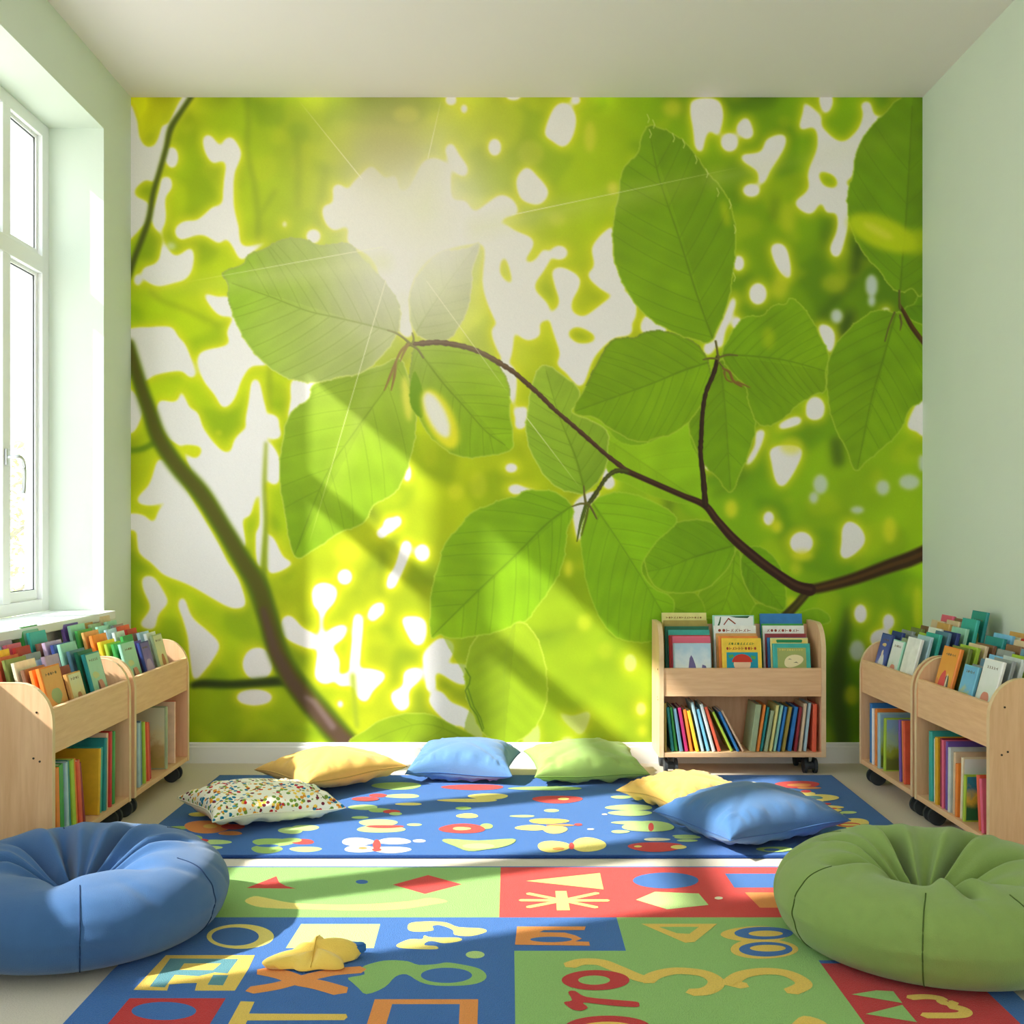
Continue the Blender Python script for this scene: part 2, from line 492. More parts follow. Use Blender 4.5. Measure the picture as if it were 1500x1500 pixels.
    blobs('C', '-20,410 100,440 150,370 190,300 255,288 312,340 320,470 380,480 420,530 470,500 540,455 600,480 622,540 560,562 530,600 560,588 612,620 682,650 692,690 652,762 700,752 740,700 772,740 742,800 698,880 762,960 762,1022 722,1042 722,1100 660,1122 600,1080 558,1050 528,1050 480,950 458,850 468,720 440,680 270,715 170,800 128,900 128,1000 140,1090 110,1110 60,1050 -20,820',
          '500,1065 570,1048 602,1090 590,1200 562,1222 518,1150', '778,800 830,788 902,830 900,882 870,940 872,990 920,1010 960,988 1050,920 1110,898 1162,950 1142,1090 1060,1112 970,1200 912,1335 840,1270 798,1230 812,1180 780,1080 768,1010 810,950 788,870',
          '938,820 970,780 958,700 1000,640 1060,600 1055,720 1080,800 1120,870 1050,912 978,870', '742,170 790,50 850,38 888,100 872,190 830,238 778,210',
          '618,370 660,328 702,360 762,440 720,500 640,480 615,420', '288,240 320,218 352,270 392,330 382,372 330,352 298,290', '530,1225 600,1240 615,1290 612,1380 595,1420', '625,1440 665,1425 655,1520 605,1520')
    ell('C', (515, 238, 32, 42), (375, 62, 18, 26), (315, 25, 28, 24), (810, 720, 42, 34), (600, 12, 38, 12), (885, 25, 26, 20), (1210, 1060, 45, 30))
    ell('D', (112, 285, 20, 46), (578, 262, 32, 24), (180, 642, 36, 42), (35, 525, 26, 30), (70, 500, 20, 30), (1112, 1135, 30, 44), (1160, 1342, 24, 34), (0, 890, 12, 34), (830, 1478, 36, 14))
    blobs('D', '560,348 600,333 650,350 712,355 600,382 568,370', '588,-5 642,-5 632,55 598,40', '92,588 132,600 120,662 70,772 28,808 18,780 60,690', '93,928 182,933 202,990 182,1052 140,1052 98,980',
          '180,1100 230,1040 272,1022 322,1050 312,1110 270,1150 300,1138 395,1150 395,1222 342,1232 270,1190 240,1180 240,1252 200,1262 188,1170', '38,1270 90,1238 100,1170 172,1158 172,1212 122,1262 122,1332 80,1352 48,1320',
          '208,1290 260,1258 310,1310 382,1342 440,1410 450,1490 400,1472 360,1422 300,1412 228,1342', '788,1350 850,1372 932,1350 922,1412 890,1462 850,1432 810,1392', '855,425 925,370 985,372 930,440 885,600 860,520', '1000,250 1045,325 1020,362 985,335', '625,1480 690,1400 710,1460 690,1500')
    blobs('E', '188,60 210,18 312,18 342,80 330,160 312,190 282,160 260,200 245,262 213,240 203,160', '398,150 450,98 482,180 440,202', '428,270 512,258 540,200 622,178 622,240 560,340 530,402 500,402 498,350 428,300',
          '688,140 708,60 700,28 742,50 792,100 792,140 850,198 900,208 960,150 980,80 968,40 1012,28 1032,90 1062,88 1120,40 1150,20 1020,150 965,250 935,360 925,430 925,500 912,600 880,722 850,742 828,700 860,620 858,540 812,540 790,488 750,542 700,530 668,488 730,430 728,350 770,240 760,150 700,160',
          '778,10 842,10 832,70 800,82', '558,690 612,678 642,730 652,832 620,832 578,770', '775,1050 832,1058 855,1110 832,1185 798,1130', '305,1100 345,1010 385,915 400,960 352,1080 335,1160 298,1130', '-20,1005 60,1038 85,1085 20,1100 -20,1085', '253,1138 292,1128 300,1172 258,1190', '1230,1400 1260,1390 1260,1520 1180,1520', '600,1500 680,1465 700,1500 600,1530')
    ell('E', (370, 215, 42, 46), (470, 435, 42, 32), (412, 768, 28, 40), (500, 908, 42, 52), (405, 1045, 24, 36), (1085, 980, 30, 12), (762, 1430, 45, 54))
    blobs('F', '480,98 522,93 502,170 460,242 428,252 460,190 478,150', '543,180 600,158 682,170 682,222 640,302 600,348 568,320 548,230', '863,600 868,528 900,498 952,530 972,590 932,642 880,672 858,650', '1188,20 1240,-10 1240,125 1198,90', '450,905 490,868 480,905')
    ell('F', (745, 18, 42, 32), (538, 488, 26, 36), (685, 598, 54, 52), (950, 915, 30, 46), (1040, 1030, 50, 46), (1075, 950, 28, 38), (118, 350, 22, 30), (265, 255, 18, 26, -.6))
    # some green islands in the sky gaps
    Gm = np.zeros((GH, GW))
    for c, s in (('C', '560,735 595,862 538,812'), ('C', '850,1092 890,1060 960,1090 972,1122 900,1135'), ('B', '232,160 322,170 300,218 255,195'), ('E', '780,350 850,370 860,420 800,410'), ('E', '900,395 940,380 930,420'), ('C', '1145,1035 1180,1030 1175,1095 1150,1085')):
        polymask(Gm, catmull(T(c, prs(s)), 4))
    W = W * (1 - Gm)
    right = np.clip((GX - 900) / 300, 0, 1)
    halo = blur(W, 6.5)
    a = np.clip(halo * 1.9, 0, 1) ** 0.8 * (1 - .12 * right)
    over((222, 232, 30), a * .85)
    a = np.clip((blur(W, 4.2) - .28) / .46, 0, 1)
    a = a * a * (3 - 2 * a)
    over((238, 239, 242), a * .98)
    # pale yellow and bluish bokeh spots
    def spot(c, e, col, al, bl=3.5):
        m = np.zeros((GH, GW)); polymask(m, ellip(c, *e)); over(col, blur(m, bl) * al)
    for e, al in (((110, 60, 45, 42), .6), ((850, 860, 60, 45), .45), ((545, 1110, 28, 45), .3), ((600, 880, 40, 60), .5), ((640, 560, 40, 70), .35)):
        spot('E', e, (225, 228, 60), al, 5)
    for e, al in (((370, 445, 30, 42), .8), ((1080, 540, 30, 60), .75), ((575, 525, 26, 30), .85), ((640, 870, 26, 34), .7), ((910, 1280, 32, 44), .6), ((1205, 880, 22, 90), .6), ((690, 655, 50, 22), .7), ((640, 160, 50, 40), .5), ((660, 712, 26, 34), .5), ((120, 330, 30, 30), .6), ((480, 900, 40, 30), .6)):
        spot('F', e, (222, 232, 50), al)
    for e in ((770, 335, 34, 46), (740, 395, 22, 28), (1050, 350, 32, 36), (1168, 325, 48, 36), (935, 450, 32, 18), (935, 1080, 36, 48), (1222, 240, 14, 40)):
        spot('F', e, (208, 222, 236), .82, 2.6)
    for e in ((1020, 870, 30, 52), (1020, 940, 18, 28), (860, 1010, 28, 34)):
        spot('E', e, (214, 226, 240), .85, 2.6)
    spot('E', (950, 190, 1, 1), (255, 255, 255), 0)
    for e, al in (((905, 955, 32, 36), .75), ((835, 712, 18, 38), .8), ((1000, 1080, 34, 40), .4), ((1165, 1440, 22, 28), .7), ((330, 370, 36, 36), .4), ((430, 340, 40, 60), .3), ((360, 620, 60, 80), .2), ((420, 100, 120, 90), .15)):
        spot('D', e, (235, 240, 70), al)
    for e, al in (((950, 190, 28, 72), .6), ((1055, 425, 26, 32), .8), ((110, 90, 60, 40), .5), ((680, 265, 60, 60), .3), ((800, 570, 40, 30), .35)):
        spot('C', e, (225, 228, 80), al)
    spot('B', (400, 105, 16, 14), (205, 220, 30), .5, 2); spot('B', (980, 640, 60, 50), (235, 238, 60), .45, 5)
    spot('A', (190, 690, 24, 18), (215, 232, 225), .7, 3)

    # blurred thick branches at the left
    def branch(c, s, w, edge, core, bl, soft=3):
        p = catmull(T(c, prs(s)), 5, False)
        if isinstance(w, list):
            k = np.linspace(0, len(w) - 1, len(p)); ww = list(np.interp(k, range(len(w)), w))
        else: ww = [w] * len(p)
        m = np.zeros((GH, GW)); line(m, p, ww, soft); over(edge, blur(m, bl) if bl else m)
        m = np.zeros((GH, GW)); line(m, p, [q * .62 for q in ww], soft + 2); over(core, (blur(m, bl * .8) if bl else m) * .9)
    branch('A', '295,-10 240,70 190,150 168,240 140,340 108,450 90,560 60,650 25,740 -5,830', [7, 7, 9, 7, 7, 7, 8, 9, 9, 9], (105, 132, 10), (62, 72, 20), 1.8)
    branch('B', '612,150 605,340 612,500 605,640 598,800', [2, 4, 5, 7, 12], (150, 178, 30), (130, 155, 30), 2.4)
    branch('B', '-10,185 60,175 125,140', 8, (120, 160, 5), (100, 140, 10), 2.4)
    branch('B', '285,1236 330,1228 450,1232 560,1226 700,1215', [9, 13, 12, 13, 16], (70, 100, 5), (40, 52, 12), 2.6)
    branch('B', '1000,1190 1010,1330 1020,1420', 5, (165, 195, 40), (140, 165, 60), 3)
    branch('B', '-5,-290 45,-120 90,10 130,125 215,255 320,375 415,525 505,675 575,790 620,930 670,1095 740,1220 840,1345 930,1450 985,1510', [18, 20, 22, 25, 25, 27, 26, 28, 32, 32, 31, 34, 38, 38, 38], (82, 112, 4), (84, 84, 20), 2.8)
    m = np.zeros((GH, GW)); line(m, T('B', prs('600,900 650,1080 720,1210 820,1340 980,1500')), [10, 16, 18, 20, 22], 6); over((92, 68, 62), blur(m, 2.4) * .85)
    m = np.zeros((GH, GW)); line(m, T('B', prs('790,1290 830,1310 910,1420')), [5, 10, 10], 5); over((150, 130, 135), blur(m, 2) * .6)

    # ---------------- leaves
    def leaf(c, outline, mid, col, col2=None, nv=7, vein=.5, rim=.9, rimc=(226, 238, 140), alpha=1.0, spread=.72, serr=1.0, veinc=(70, 100, 5), dark_rim=0.0):
        o = catmull(T(c, prs(outline)), 7)
        if serr:
            cx = sum(p[0] for p in o) / len(o); cy = sum(p[1] for p in o) / len(o)
            o = [(x + (x - cx) / (abs(x - cx) + abs(y - cy) + 1) * serr * (1.6 if k % 7 == 3 else -.8 * (k % 7) / 7), y + (y - cy) / (abs(x - cx) + abs(y - cy) + 1) * serr * (1.6 if k % 7 == 3 else -.5)) for k, (x, y) in enumerate(o)]
        m = np.zeros((GH, GW)); polymask(m, o)
        ma = np.clip(blur(m, .8), 0, 1)
        md = catmull(T(c, prs(mid)), 6, False)
        # tint along the leaf, little pleats between the veins
        (bx, by), (tx, ty) = md[0], md[-1]
        L = max(sqrt((tx - bx) ** 2 + (ty - by) ** 2), 1); ux, uy = (tx - bx) / L, (ty - by) / L
        s = ((GX - bx) * ux + (GY - by) * uy) / L; q = ((GX - bx) * -uy + (GY - by) * ux) / L
        c1 = np.array(col, float); c2 = np.array(col2 or [min(255, k * 1.1) for k in col], float)
        tt = np.clip(s + .12 * n1, 0, 1)[..., None]
        base = c1 * (1 - tt) + c2 * tt
        ph = (s - spread * 1.1 * np.abs(q)) * nv * 1.15
        base = base * (1 + .014 * np.sin(2 * pi * ph) + .02 * n2)[..., None]
        base = base * (1 - .05 * np.clip(np.sign(q) * 1.0, 0, 1))[..., None]
        a = ma * alpha
        nonlocal img
        img = img * (1 - a[..., None]) + np.clip(base, 0, 255) * a[..., None]
        v = np.zeros((GH, GW))
        line(v, md, [2.6 - 1.4 * k / len(md) for k in range(len(md))], 1.6, 1.0)
        v2 = np.zeros((GH, GW))
        for k in range(nv):
            f = .05 + .88 * k / nv
            i = int(f * (len(md) - 1)); px, py = md[i]
            j = min(i + 1, len(md) - 1); dx, dy = md[j][0] - md[j - 1][0], md[j][1] - md[j - 1][1]
            dl = sqrt(dx * dx + dy * dy) + 1e-6; dx /= dl; dy /= dl
            for sg in (-1, 1):
                an = sg * (spread + .25 - .3 * f)
                pts = [(px, py)]
                ex, ey = px, py
                for st in range(7):
                    an2 = an * (1 - .06 * st)
                    ex += (dx * cos(an2) - dy * sin(an2)) * L * .10; ey += (dx * sin(an2) + dy * cos(an2)) * L * .10
                    pts.append((ex, ey))
                line(v2, pts, [1.5, 1.4, 1.3, 1.2, 1.1, 1, .9, .8], 1.5, .7)
        inner = np.clip(blur(m, 3) * 2 - 1, 0, 1)
        v2 = v2 * inner
        over(veinc, np.clip(np.maximum(v, v2) * vein + blur(v, 2.2) * vein * .5, 0, 1) * ma * alpha)
        if rim:
            e = np.clip(ma * (1 - blur(m, 1.3)) * 3.2, 0, 1)
            over(rimc, e * rim)
        if dark_rim:
            e = np.clip(ma * (1 - blur(m, 1.6)) * 3.0, 0, 1) * (GY < by + (ty - by) * .5)
            over((60, 85, 20), e * dark_rim)
    # pale leaf behind the main branch, lower-right background leaves
    leaf('P', '885,630 910,648 945,650 1008,622 1012,650 1036,700 1020,738 960,728 925,712 890,690', '900,650 1020,730', (152, 208, 22), (140, 200, 20), 3, .1, .1, serr=0)
    leaf('P', '640,905 700,880 760,850 820,850 860,900 900,935 955,945 955,1087 700,1087 690,1010', '700,900 900,1080', (150, 190, 30), (148, 188, 26), 3, .0, .0, serr=0, alpha=.55)
    leaf('P', '520,1092 540,1066 570,1050 620,1044 660,1060 700,1092', '700,1092 620,1060 530,1090', (145, 185, 25), (150, 190, 30), 3, .15, .35, serr=.6)
    leaf('D', '430,1010 540,978 620,950 680,1000 722,1100 742,1250 718,1370 640,1470 540,1495 450,1450 392,1330 370,1250 378,1120', '600,950 560,1060 545,1250 548,1490', (156, 192, 34), (150, 190, 30), 6, .16, .45, veinc=(130, 165, 60))
    m = np.zeros((GH, GW)); line(m, T('D', prs('372,1160 395,1200 390,1230 372,1260 395,1330 425,1370 450,1440')), 2, 1.5); line(m, T('D', prs('385,1250 410,1330 440,1380 455,1430')), 1.6, 1.5); over((90, 130, 20), m * .8)
    leaf('F', '225,820 300,765 380,640 410,640 425,760 470,850 490,890 480,930 235,930', '385,640 370,780 330,900', (125, 182, 12), (135, 190, 15), 5, .22, .3, serr=.5)
    leaf('F', '-40,860 60,830 200,815 240,930 -40,930', '-40,830 200,920', (128, 180, 12), (128, 182, 12), 4, .15, .2, serr=.3)
    leaf('F', '480,870 560,890 620,920 760,890 800,960 480,960', '700,960 500,890', (128, 185, 20), (128, 185, 12), 4, .1, .3, serr=.5)
    leaf('F', '410,680 440,625 480,612 530,630 590,700 615,800 612,895 560,890 480,855 430,780', '430,690 500,760 600,890', (112, 170, 8), (120, 178, 8), 5, .22, .3, serr=.5)
    leaf('P', '943,820 950,795 975,772 1005,762 1040,764 1062,783 1077,800 1070,826 1050,850 1030,864 990,869 958,858', '1073,800 1020,815 980,830 945,838', (115, 172, 8), (125, 182, 10), 6, .25, .35, serr=.6)
    leaf('G', '1170,590 1220,560 1290,553 1400,590 1480,655 1400,740 1350,830 1390,900 1450,930 1470,975 1430,1080 1390,1100 1290,1097 1220,1050 1160,930 1130,780 1130,680', '1170,592 1270,740 1370,900 1430,1000', (135, 195, 15), (130, 192, 12), 8, .28, .3, serr=.6)
    leaf('G', '990,85 1070,130 1122,180 1112,235 1100,262 1215,318 1227,400 1212,480 1150,552 1100,556 1020,522 950,420 925,330 932,250 950,150', '1143,560 1110,430 1050,280 1000,110', (130, 180, 40), (150, 192, 50), 8, .3, .5)
    leaf('D', '850,430 780,370 700,360 640,362 600,388 540,400 470,430 400,460 340,530 280,600 250,700 222,800 213,900 218,1022 260,1010 310,1027 430,1015 540,990 610,953 645,950 700,880 770,780 810,690 825,600 832,530 855,480', '850,432 740,510 600,650 400,840 222,1018', (128, 188, 12), (140, 190, 15), 9, .32, .4)
    # left cluster around the sun
    leaf('G', '460,60 400,85 350,100 250,130 150,155 128,212 62,265 32,380 24,500 42,630 78,788 150,765 245,702 330,668 372,600 440,562 480,500 512,400 526,290 515,200 490,110', '470,45 420,160 300,330 190,500 80,780', (140, 180, 45), (128, 178, 12), 8, .3, .5)
    leaf('G', '520,18 503,90 503,180 528,260 560,330 620,390 690,425 780,422 870,400 880,350 868,260 866,170 820,80 740,28 640,8 560,6', '522,20 620,150 700,240 780,330 850,380', (140, 182, 50), (135, 190, 12), 8, .33, .4, dark_rim=.4)
    spot('G', (490, 210, 16, 85, -.12), (238, 240, 90), .8, 3)
    m = np.zeros((GH, GW)); polymask(m, catmull(T('G', prs('520,110 505,150 500,210 515,255 545,280 552,230 545,170')), 4)); over((95, 150, 10), blur(m, .8))
    spot('G', (612, 285, 52, 120, -.45), (232, 236, 40), .95, 3.5)
    spot('G', (600, 270, 34, 92, -.45), (236, 238, 228), 1.0, 2.5)
    leaf('C', '442,672 395,695 330,708 268,715 180,800 130,890 125,990 142,1072 200,1120 300,1120 355,1055 392,980 410,880 415,790 440,720', '145,1100 200,1010 300,860 420,700', (172, 188, 120), (188, 198, 150), 6, .22, .5, rimc=(235, 240, 150))
    leaf('A', '425,812 520,770 542,730 620,700 700,658 790,655 870,685 940,678 1010,680 1060,740 1140,820 1195,890 1235,960 1238,1050 1215,1112 1150,1200 1060,1272 960,1290 860,1316 760,1306 690,1280 600,1212 540,1140 490,1050 455,950 448,860', '1235,1090 1090,1050 940,1015 810,985 640,920 470,860', (165, 180, 120), (140, 190, 40), 9, .36, .5, dark_rim=.35)
    # right cluster
    leaf('E', '1215,950 1260,870 1260,1110 1170,985', '1160,960 1260,965', (105, 160, 8), (105, 160, 8), 2, .2, .3, serr=.3)
    leaf('P', '1054,528 1030,558 1013,590 1008,622 1018,655 1032,682 1050,700 1070,722 1086,690 1100,655 1108,612 1100,570 1082,545 1064,530', '1055,530 1062,600 1070,716', (112, 160, 5), (122, 178, 8), 6, .3, .35)
    leaf('P', '840,604 858,565 880,522 895,500 912,495 930,494 950,485 985,487 1015,500 1032,518 1040,540 1040,568 1020,605 992,632 960,643 935,648 900,632 870,612', '1048,528 1000,543 960,560 900,582 844,602', (128, 182, 8), (112, 162, 2), 9, .34, .35, dark_rim=.5)
    leaf('P', '952,183 940,198 933,225 912,248 905,290 898,325 898,370 906,402 920,430 945,462 985,487 1020,499 1040,502 1052,480 1066,445 1074,400 1078,350 1072,305 1060,280 1035,250 1010,215 985,195 965,187', '1046,502 1020,430 995,350 965,260 952,195', (118, 170, 2), (108, 158, 4), 9, .36, .5, rimc=(215, 232, 110))
    leaf('E', '335,1185 370,1100 410,1040 450,1010 520,1005 570,960 625,952 650,925 700,960 750,1030 790,1110 826,1190 812,1270 810,1350 760,1370 680,1420 600,1492 510,1510 460,1420 440,1330 370,1260', '335,1185 500,1195 640,1215 805,1260', (112, 165, 4), (128, 178, 8), 8, .34, .35)
    leaf('E', '1262,5 1150,12 1080,80 1010,150 952,250 932,370 910,440 910,540 930,620 980,720 1060,810 1100,870 1150,902 1200,885 1262,850', '1150,902 1160,760 1182,500 1205,50', (112, 162, 8), (108, 156, 6), 7, .28, .4)
    spot('E', (1070, 630, 170, 72, .38), (195, 222, 5), .85, 4); spot('E', (1050, 620, 80, 22, .5), (228, 232, 120), .55, 3); spot('E', (1225, 670, 60, 60), (180, 210, 5), .7, 5)
    leaf('P', '1308,457 1285,454 1262,466 1235,490 1216,520 1211,550 1213,590 1222,625 1240,660 1252,690 1270,676 1295,655 1318,632 1333,600 1358,575 1358,490 1335,468 1322,458', '1312,460 1292,530 1275,590 1256,686', (116, 168, 6), (128, 178, 10), 8, .3, .35)
    spot('E', (548, 1110, 26, 50), (185, 215, 5), .55, 4); spot('E', (352, 540, 16, 60, -.2), (205, 225, 10), .6, 4)
    # pointed hairs at the tip of the tall leaf and nicks along its edge
    m = np.zeros((GH, GW))
    for a, b in ((948, 168), (956, 176), (951, 190), (985, 196), (1000, 205), (1018, 228), (1034, 248), (1050, 276), (1068, 294), (1075, 330), (1074, 400)):
        line(m, [(a, b), (a + 3, b + 7), (a + 1, b + 12)], 1.6, 1.2)
    over((205, 222, 130), m * .7)

    # ---------------- dark twigs
    def twig(pts, w, col=(48, 30, 18), soft=1.4, hi=(96, 66, 48), rough=0.0):
        p = catmull(prs(pts), 8, False); k = np.linspace(0, len(w) - 1, len(p)); ww = np.interp(k, range(len(w)), w)
        if rough: ww = ww * (1 + rough * np.sin(np.arange(len(p)) * 1.9) + rough * _rs.randn(len(p)) * .5)
        m = np.zeros((GH, GW)); line(m, p, list(ww), soft); over(col, m)
        m = np.zeros((GH, GW)); line(m, [(x + 1.2, y - .8) for x, y in p], list(ww * .3), 2.5); over(hi, m * .55)
    over((60, 40, 20), np.zeros((GH, GW)))
    twig('1358,808 1330,820 1300,830 1250,848 1205,860 1180,864', [22, 22, 20, 17, 15, 13], (62, 42, 16), 5, (104, 74, 34))
    twig('1186,862 1170,882 1148,905', [13, 12, 14], (66, 60, 20), 3, (100, 90, 30))
    twig('920,691 945,702 970,713 1000,726 1032,740 1050,762 1075,790 1110,820 1140,842 1165,858 1186,864', [8, 8, 8, 8, 10, 11, 13, 14, 14, 16, 18], (52, 26, 18), 2)
    twig('597,505 620,503 645,502 680,508 705,517 730,531 752,545 772,562 792,580 812,600 840,624 865,646 890,668 920,691', [5, 8, 8, 8, 7, 8, 7, 7, 7, 6, 6, 6, 6, 8], (66, 42, 26), 1.4, (110, 78, 62), .12)
    twig('1051,522 1046,545 1034,575 1029,605 1027,640 1026,665 1030,700 1033,740', [5, 7, 7, 6, 7, 7, 8, 9], (42, 26, 14), 1.4, (80, 52, 34), .08)
    twig('918,691 902,690 888,700 878,715 868,730 860,740', [7, 7, 6, 6, 7, 5], (58, 64, 22), 1.4, (104, 112, 40), .1)
    twig('858,740 854,755 850,768 845,793', [5, 6, 4, 1.5], (70, 92, 20), 1.2, (120, 140, 40))
    twig('862,740 858,760 851,785', [3, 3, 1], (90, 110, 20), 1.2)
    twig('1318,448 1326,462 1336,480 1354,504', [4, 6, 7, 7], (70, 48, 18), 2, (110, 76, 30))
    for s, w in (('1048,500 1050,512 1052,526', [3, 3, 4]), ('1052,526 1040,525 1030,527', [3, 3, 2]), ('1052,524 1066,520 1080,521', [3, 3, 2]), ('1052,530 1060,540 1062,548', [2, 2, 2]),
                 ('862,738 850,738 838,742', [3, 3, 2]), ('858,738 856,725 855,712', [4, 3, 2]), ('863,740 868,748 874,760', [3, 3, 2]), ('600,503 592,496 580,488 568,484', [4, 3, 3, 2]), ('602,505 606,498 604,488', [2.5, 3, 2]), ('602,506 612,512 620,524', [3, 3, 3]), ('1318,452 1317,440 1317,426', [4, 3, 3]), ('1310,458 1302,478 1296,500', [3, 2, 2]), ('1318,462 1320,474 1318,484', [3, 3, 1])):
        twig(s, w, (92, 92, 40), 1.3, (130, 130, 60))
    for s, w in (('598,505 588,514 580,530 574,545', [5, 4, 3, 2.5]), ('580,530 572,550 563,572', [3, 4, 1.5]), ('580,530 578,550 573,572', [3, 4, 1.5]), ('596,508 590,520 586,530', [4, 3, 1]), ('1058,540 1068,545 1074,558 1086,566', [2, 4, 4, 3]), ('1080,560 1090,564 1098,568', [3, 2, 1]), ('1060,545 1064,556 1072,560', [2, 2, 2])):
        twig(s, w, (122, 92, 42), 1.3, (150, 120, 60))

    # ---------------- printed sun glow and rays
    def glow(cx, cy, r, al, col=(240, 240, 237), p=2.0):
        d = np.hypot(GX - cx, GY - cy); over(col, al * np.exp(-(d / r) ** p))
    def ray(x1, y1, x2, y2, w0, w1, al, col=(228, 236, 190)):
        m = np.zeros((GH, GW)); line(m, [(x1, y1), (x2, y2)], [w0, w1], max(w0, w1) * .8, 1.0)
        L = sqrt((x2 - x1) ** 2 + (y2 - y1) ** 2)
        t = np.clip(((GX - x1) * (x2 - x1) + (GY - y1) * (y2 - y1)) / L ** 2, 0, 1)
        over(col, m * al * (1 - t) ** .6)
    glow(608, 322, 92, .98); glow(600, 350, 155, .55, p=1.6); glow(600, 330, 260, .28, (232, 232, 200), 1.5)
    glow(565, 215, 55, .5, (172, 166, 128)); glow(585, 400, 70, .30); glow(640, 330, 90, .25)
    ray(620, 320, 420, 100, 60, 70, .22); ray(625, 300, 660, 130, 26, 40, .25); ray(700, 335, 1100, 250, 26, 34, .30); ray(1050, 262, 1360, 195, 26, 30, .18)
    ray(560, 385, 190, 432, 26, 26, .32); ray(625, 395, 760, 600, 28, 40, .25); ray(590, 440, 455, 800, 16, 30, .18)
    for a in ((530, 262, 438, 148), (627, 232, 646, 148), (560, 362, 270, 414), (750, 315, 1080, 246), (625, 412, 746, 578), (565, 412, 452, 800), (770, 610, 850, 715)):
        ray(*a, 1.2, 1.2, .75, (246, 246, 225))
    # paper tooth
    img *= (1 + .006 * _rs.randn(GH, GW))[..., None]
    # ink balance: greens lean to yellow
    sat = np.clip(1 - img[..., 2] / (img[..., 1] + 1), 0, 1)
    img[..., 0] *= 1 + .035 * sat; img[..., 2] *= 1 - .25 * sat
    return np.clip(img, 0, 255)

img = paint_mural() / 255.0
img = np.where(img <= .04045, img / 12.92, ((img + .055) / 1.055) ** 2.4)
MURAL_GAIN = np.array([1.05, .98, 1.0])
img = np.clip(img * MURAL_GAIN * .985 + .009, 0, .92)
me = bpy.data.meshes.new('wall_mural')
nv = GW * GH
co = np.empty((nv, 3), np.float32)
S = 300.0
co[:, 0] = ((GX - VPX) / S).ravel(); co[:, 1] = YB - .003; co[:, 2] = (CAMH - (GY - VPY) / S).ravel()
me.vertices.add(nv); me.vertices.foreach_set('co', co.ravel())
ii = (np.arange(GH - 1)[:, None] * GW + np.arange(GW - 1)[None, :]).ravel()
q = np.stack([ii, ii + GW, ii + GW + 1, ii + 1], 1).astype(np.int32)
me.loops.add(q.size); me.loops.foreach_set('vertex_index', q.ravel())
me.polygons.add(len(q)); me.polygons.foreach_set('loop_start', (np.arange(len(q)) * 4).astype(np.int32))
me.update(calc_edges=True)
ca = me.color_attributes.new('print', 'FLOAT_COLOR', 'POINT')
cc = np.ones((nv, 4), np.float32); cc[:, :3] = img.reshape(-1, 3)
ca.data.foreach_set('color', cc.ravel())
M_mural = bpy.data.materials.new('printed_leaf_mural'); M_mural.use_nodes = True
_n, _l = M_mural.node_tree.nodes, M_mural.node_tree.links
_a = _n.new('ShaderNodeVertexColor'); _a.layer_name = 'print'
_b = _n['Principled BSDF']; _b.inputs['Roughness'].default_value = .75; _b.inputs['Specular IOR Level'].default_value = .2
_l.new(_a.outputs[0], _b.inputs['Base Color'])
o = link('wall_mural', me, M_mural)
tag(o, 'floor-to-ceiling printed mural of sunlit green beech leaves and twigs on the back wall', 'wall mural')
del img, co, q, cc, ii
# ------------------------------------------------------------------ rugs with woven pictures
def floor_pt(x, y, z=0.0):
    d = (CAMH - z) * FPX / (y - VPY)
    return ((x - VPX) * d / FPX, d)
RC = {'H': (300, 1260, 3.3333), 'I': (720, 1260, 3.261), 'J': (1100, 1190, 3.75), 'K': (0, 1190, 3.75),
      'M': (560, 1080, 3.409), 'N': (190, 1060, 2.542), 'O': (740, 1060, 2.586), 'P': (0, 0, 1.0)}
def rug_mat(name, rgb):
    m = mat(name, rgb, 0.95, bump=1.0, bscale=330, vary=0.09, vscale=260, spec=0.1, sheen=0.15)
    return m
RUG = {k: rug_mat('woven_pile_' + k, v) for k, v in {
    'blue': (54, 108, 180), 'green': (150, 193, 108), 'red': (222, 62, 56), 'yellow': (248, 226, 122), 'orange': (240, 150, 72),
    'lime': (196, 224, 140), 'teal': (88, 146, 158), 'cream': (246, 236, 200), 'navy': (30, 66, 130), 'gold': (240, 200, 90), 'darkred': (200, 42, 44), 'leaf': (170, 205, 110)}.items()}

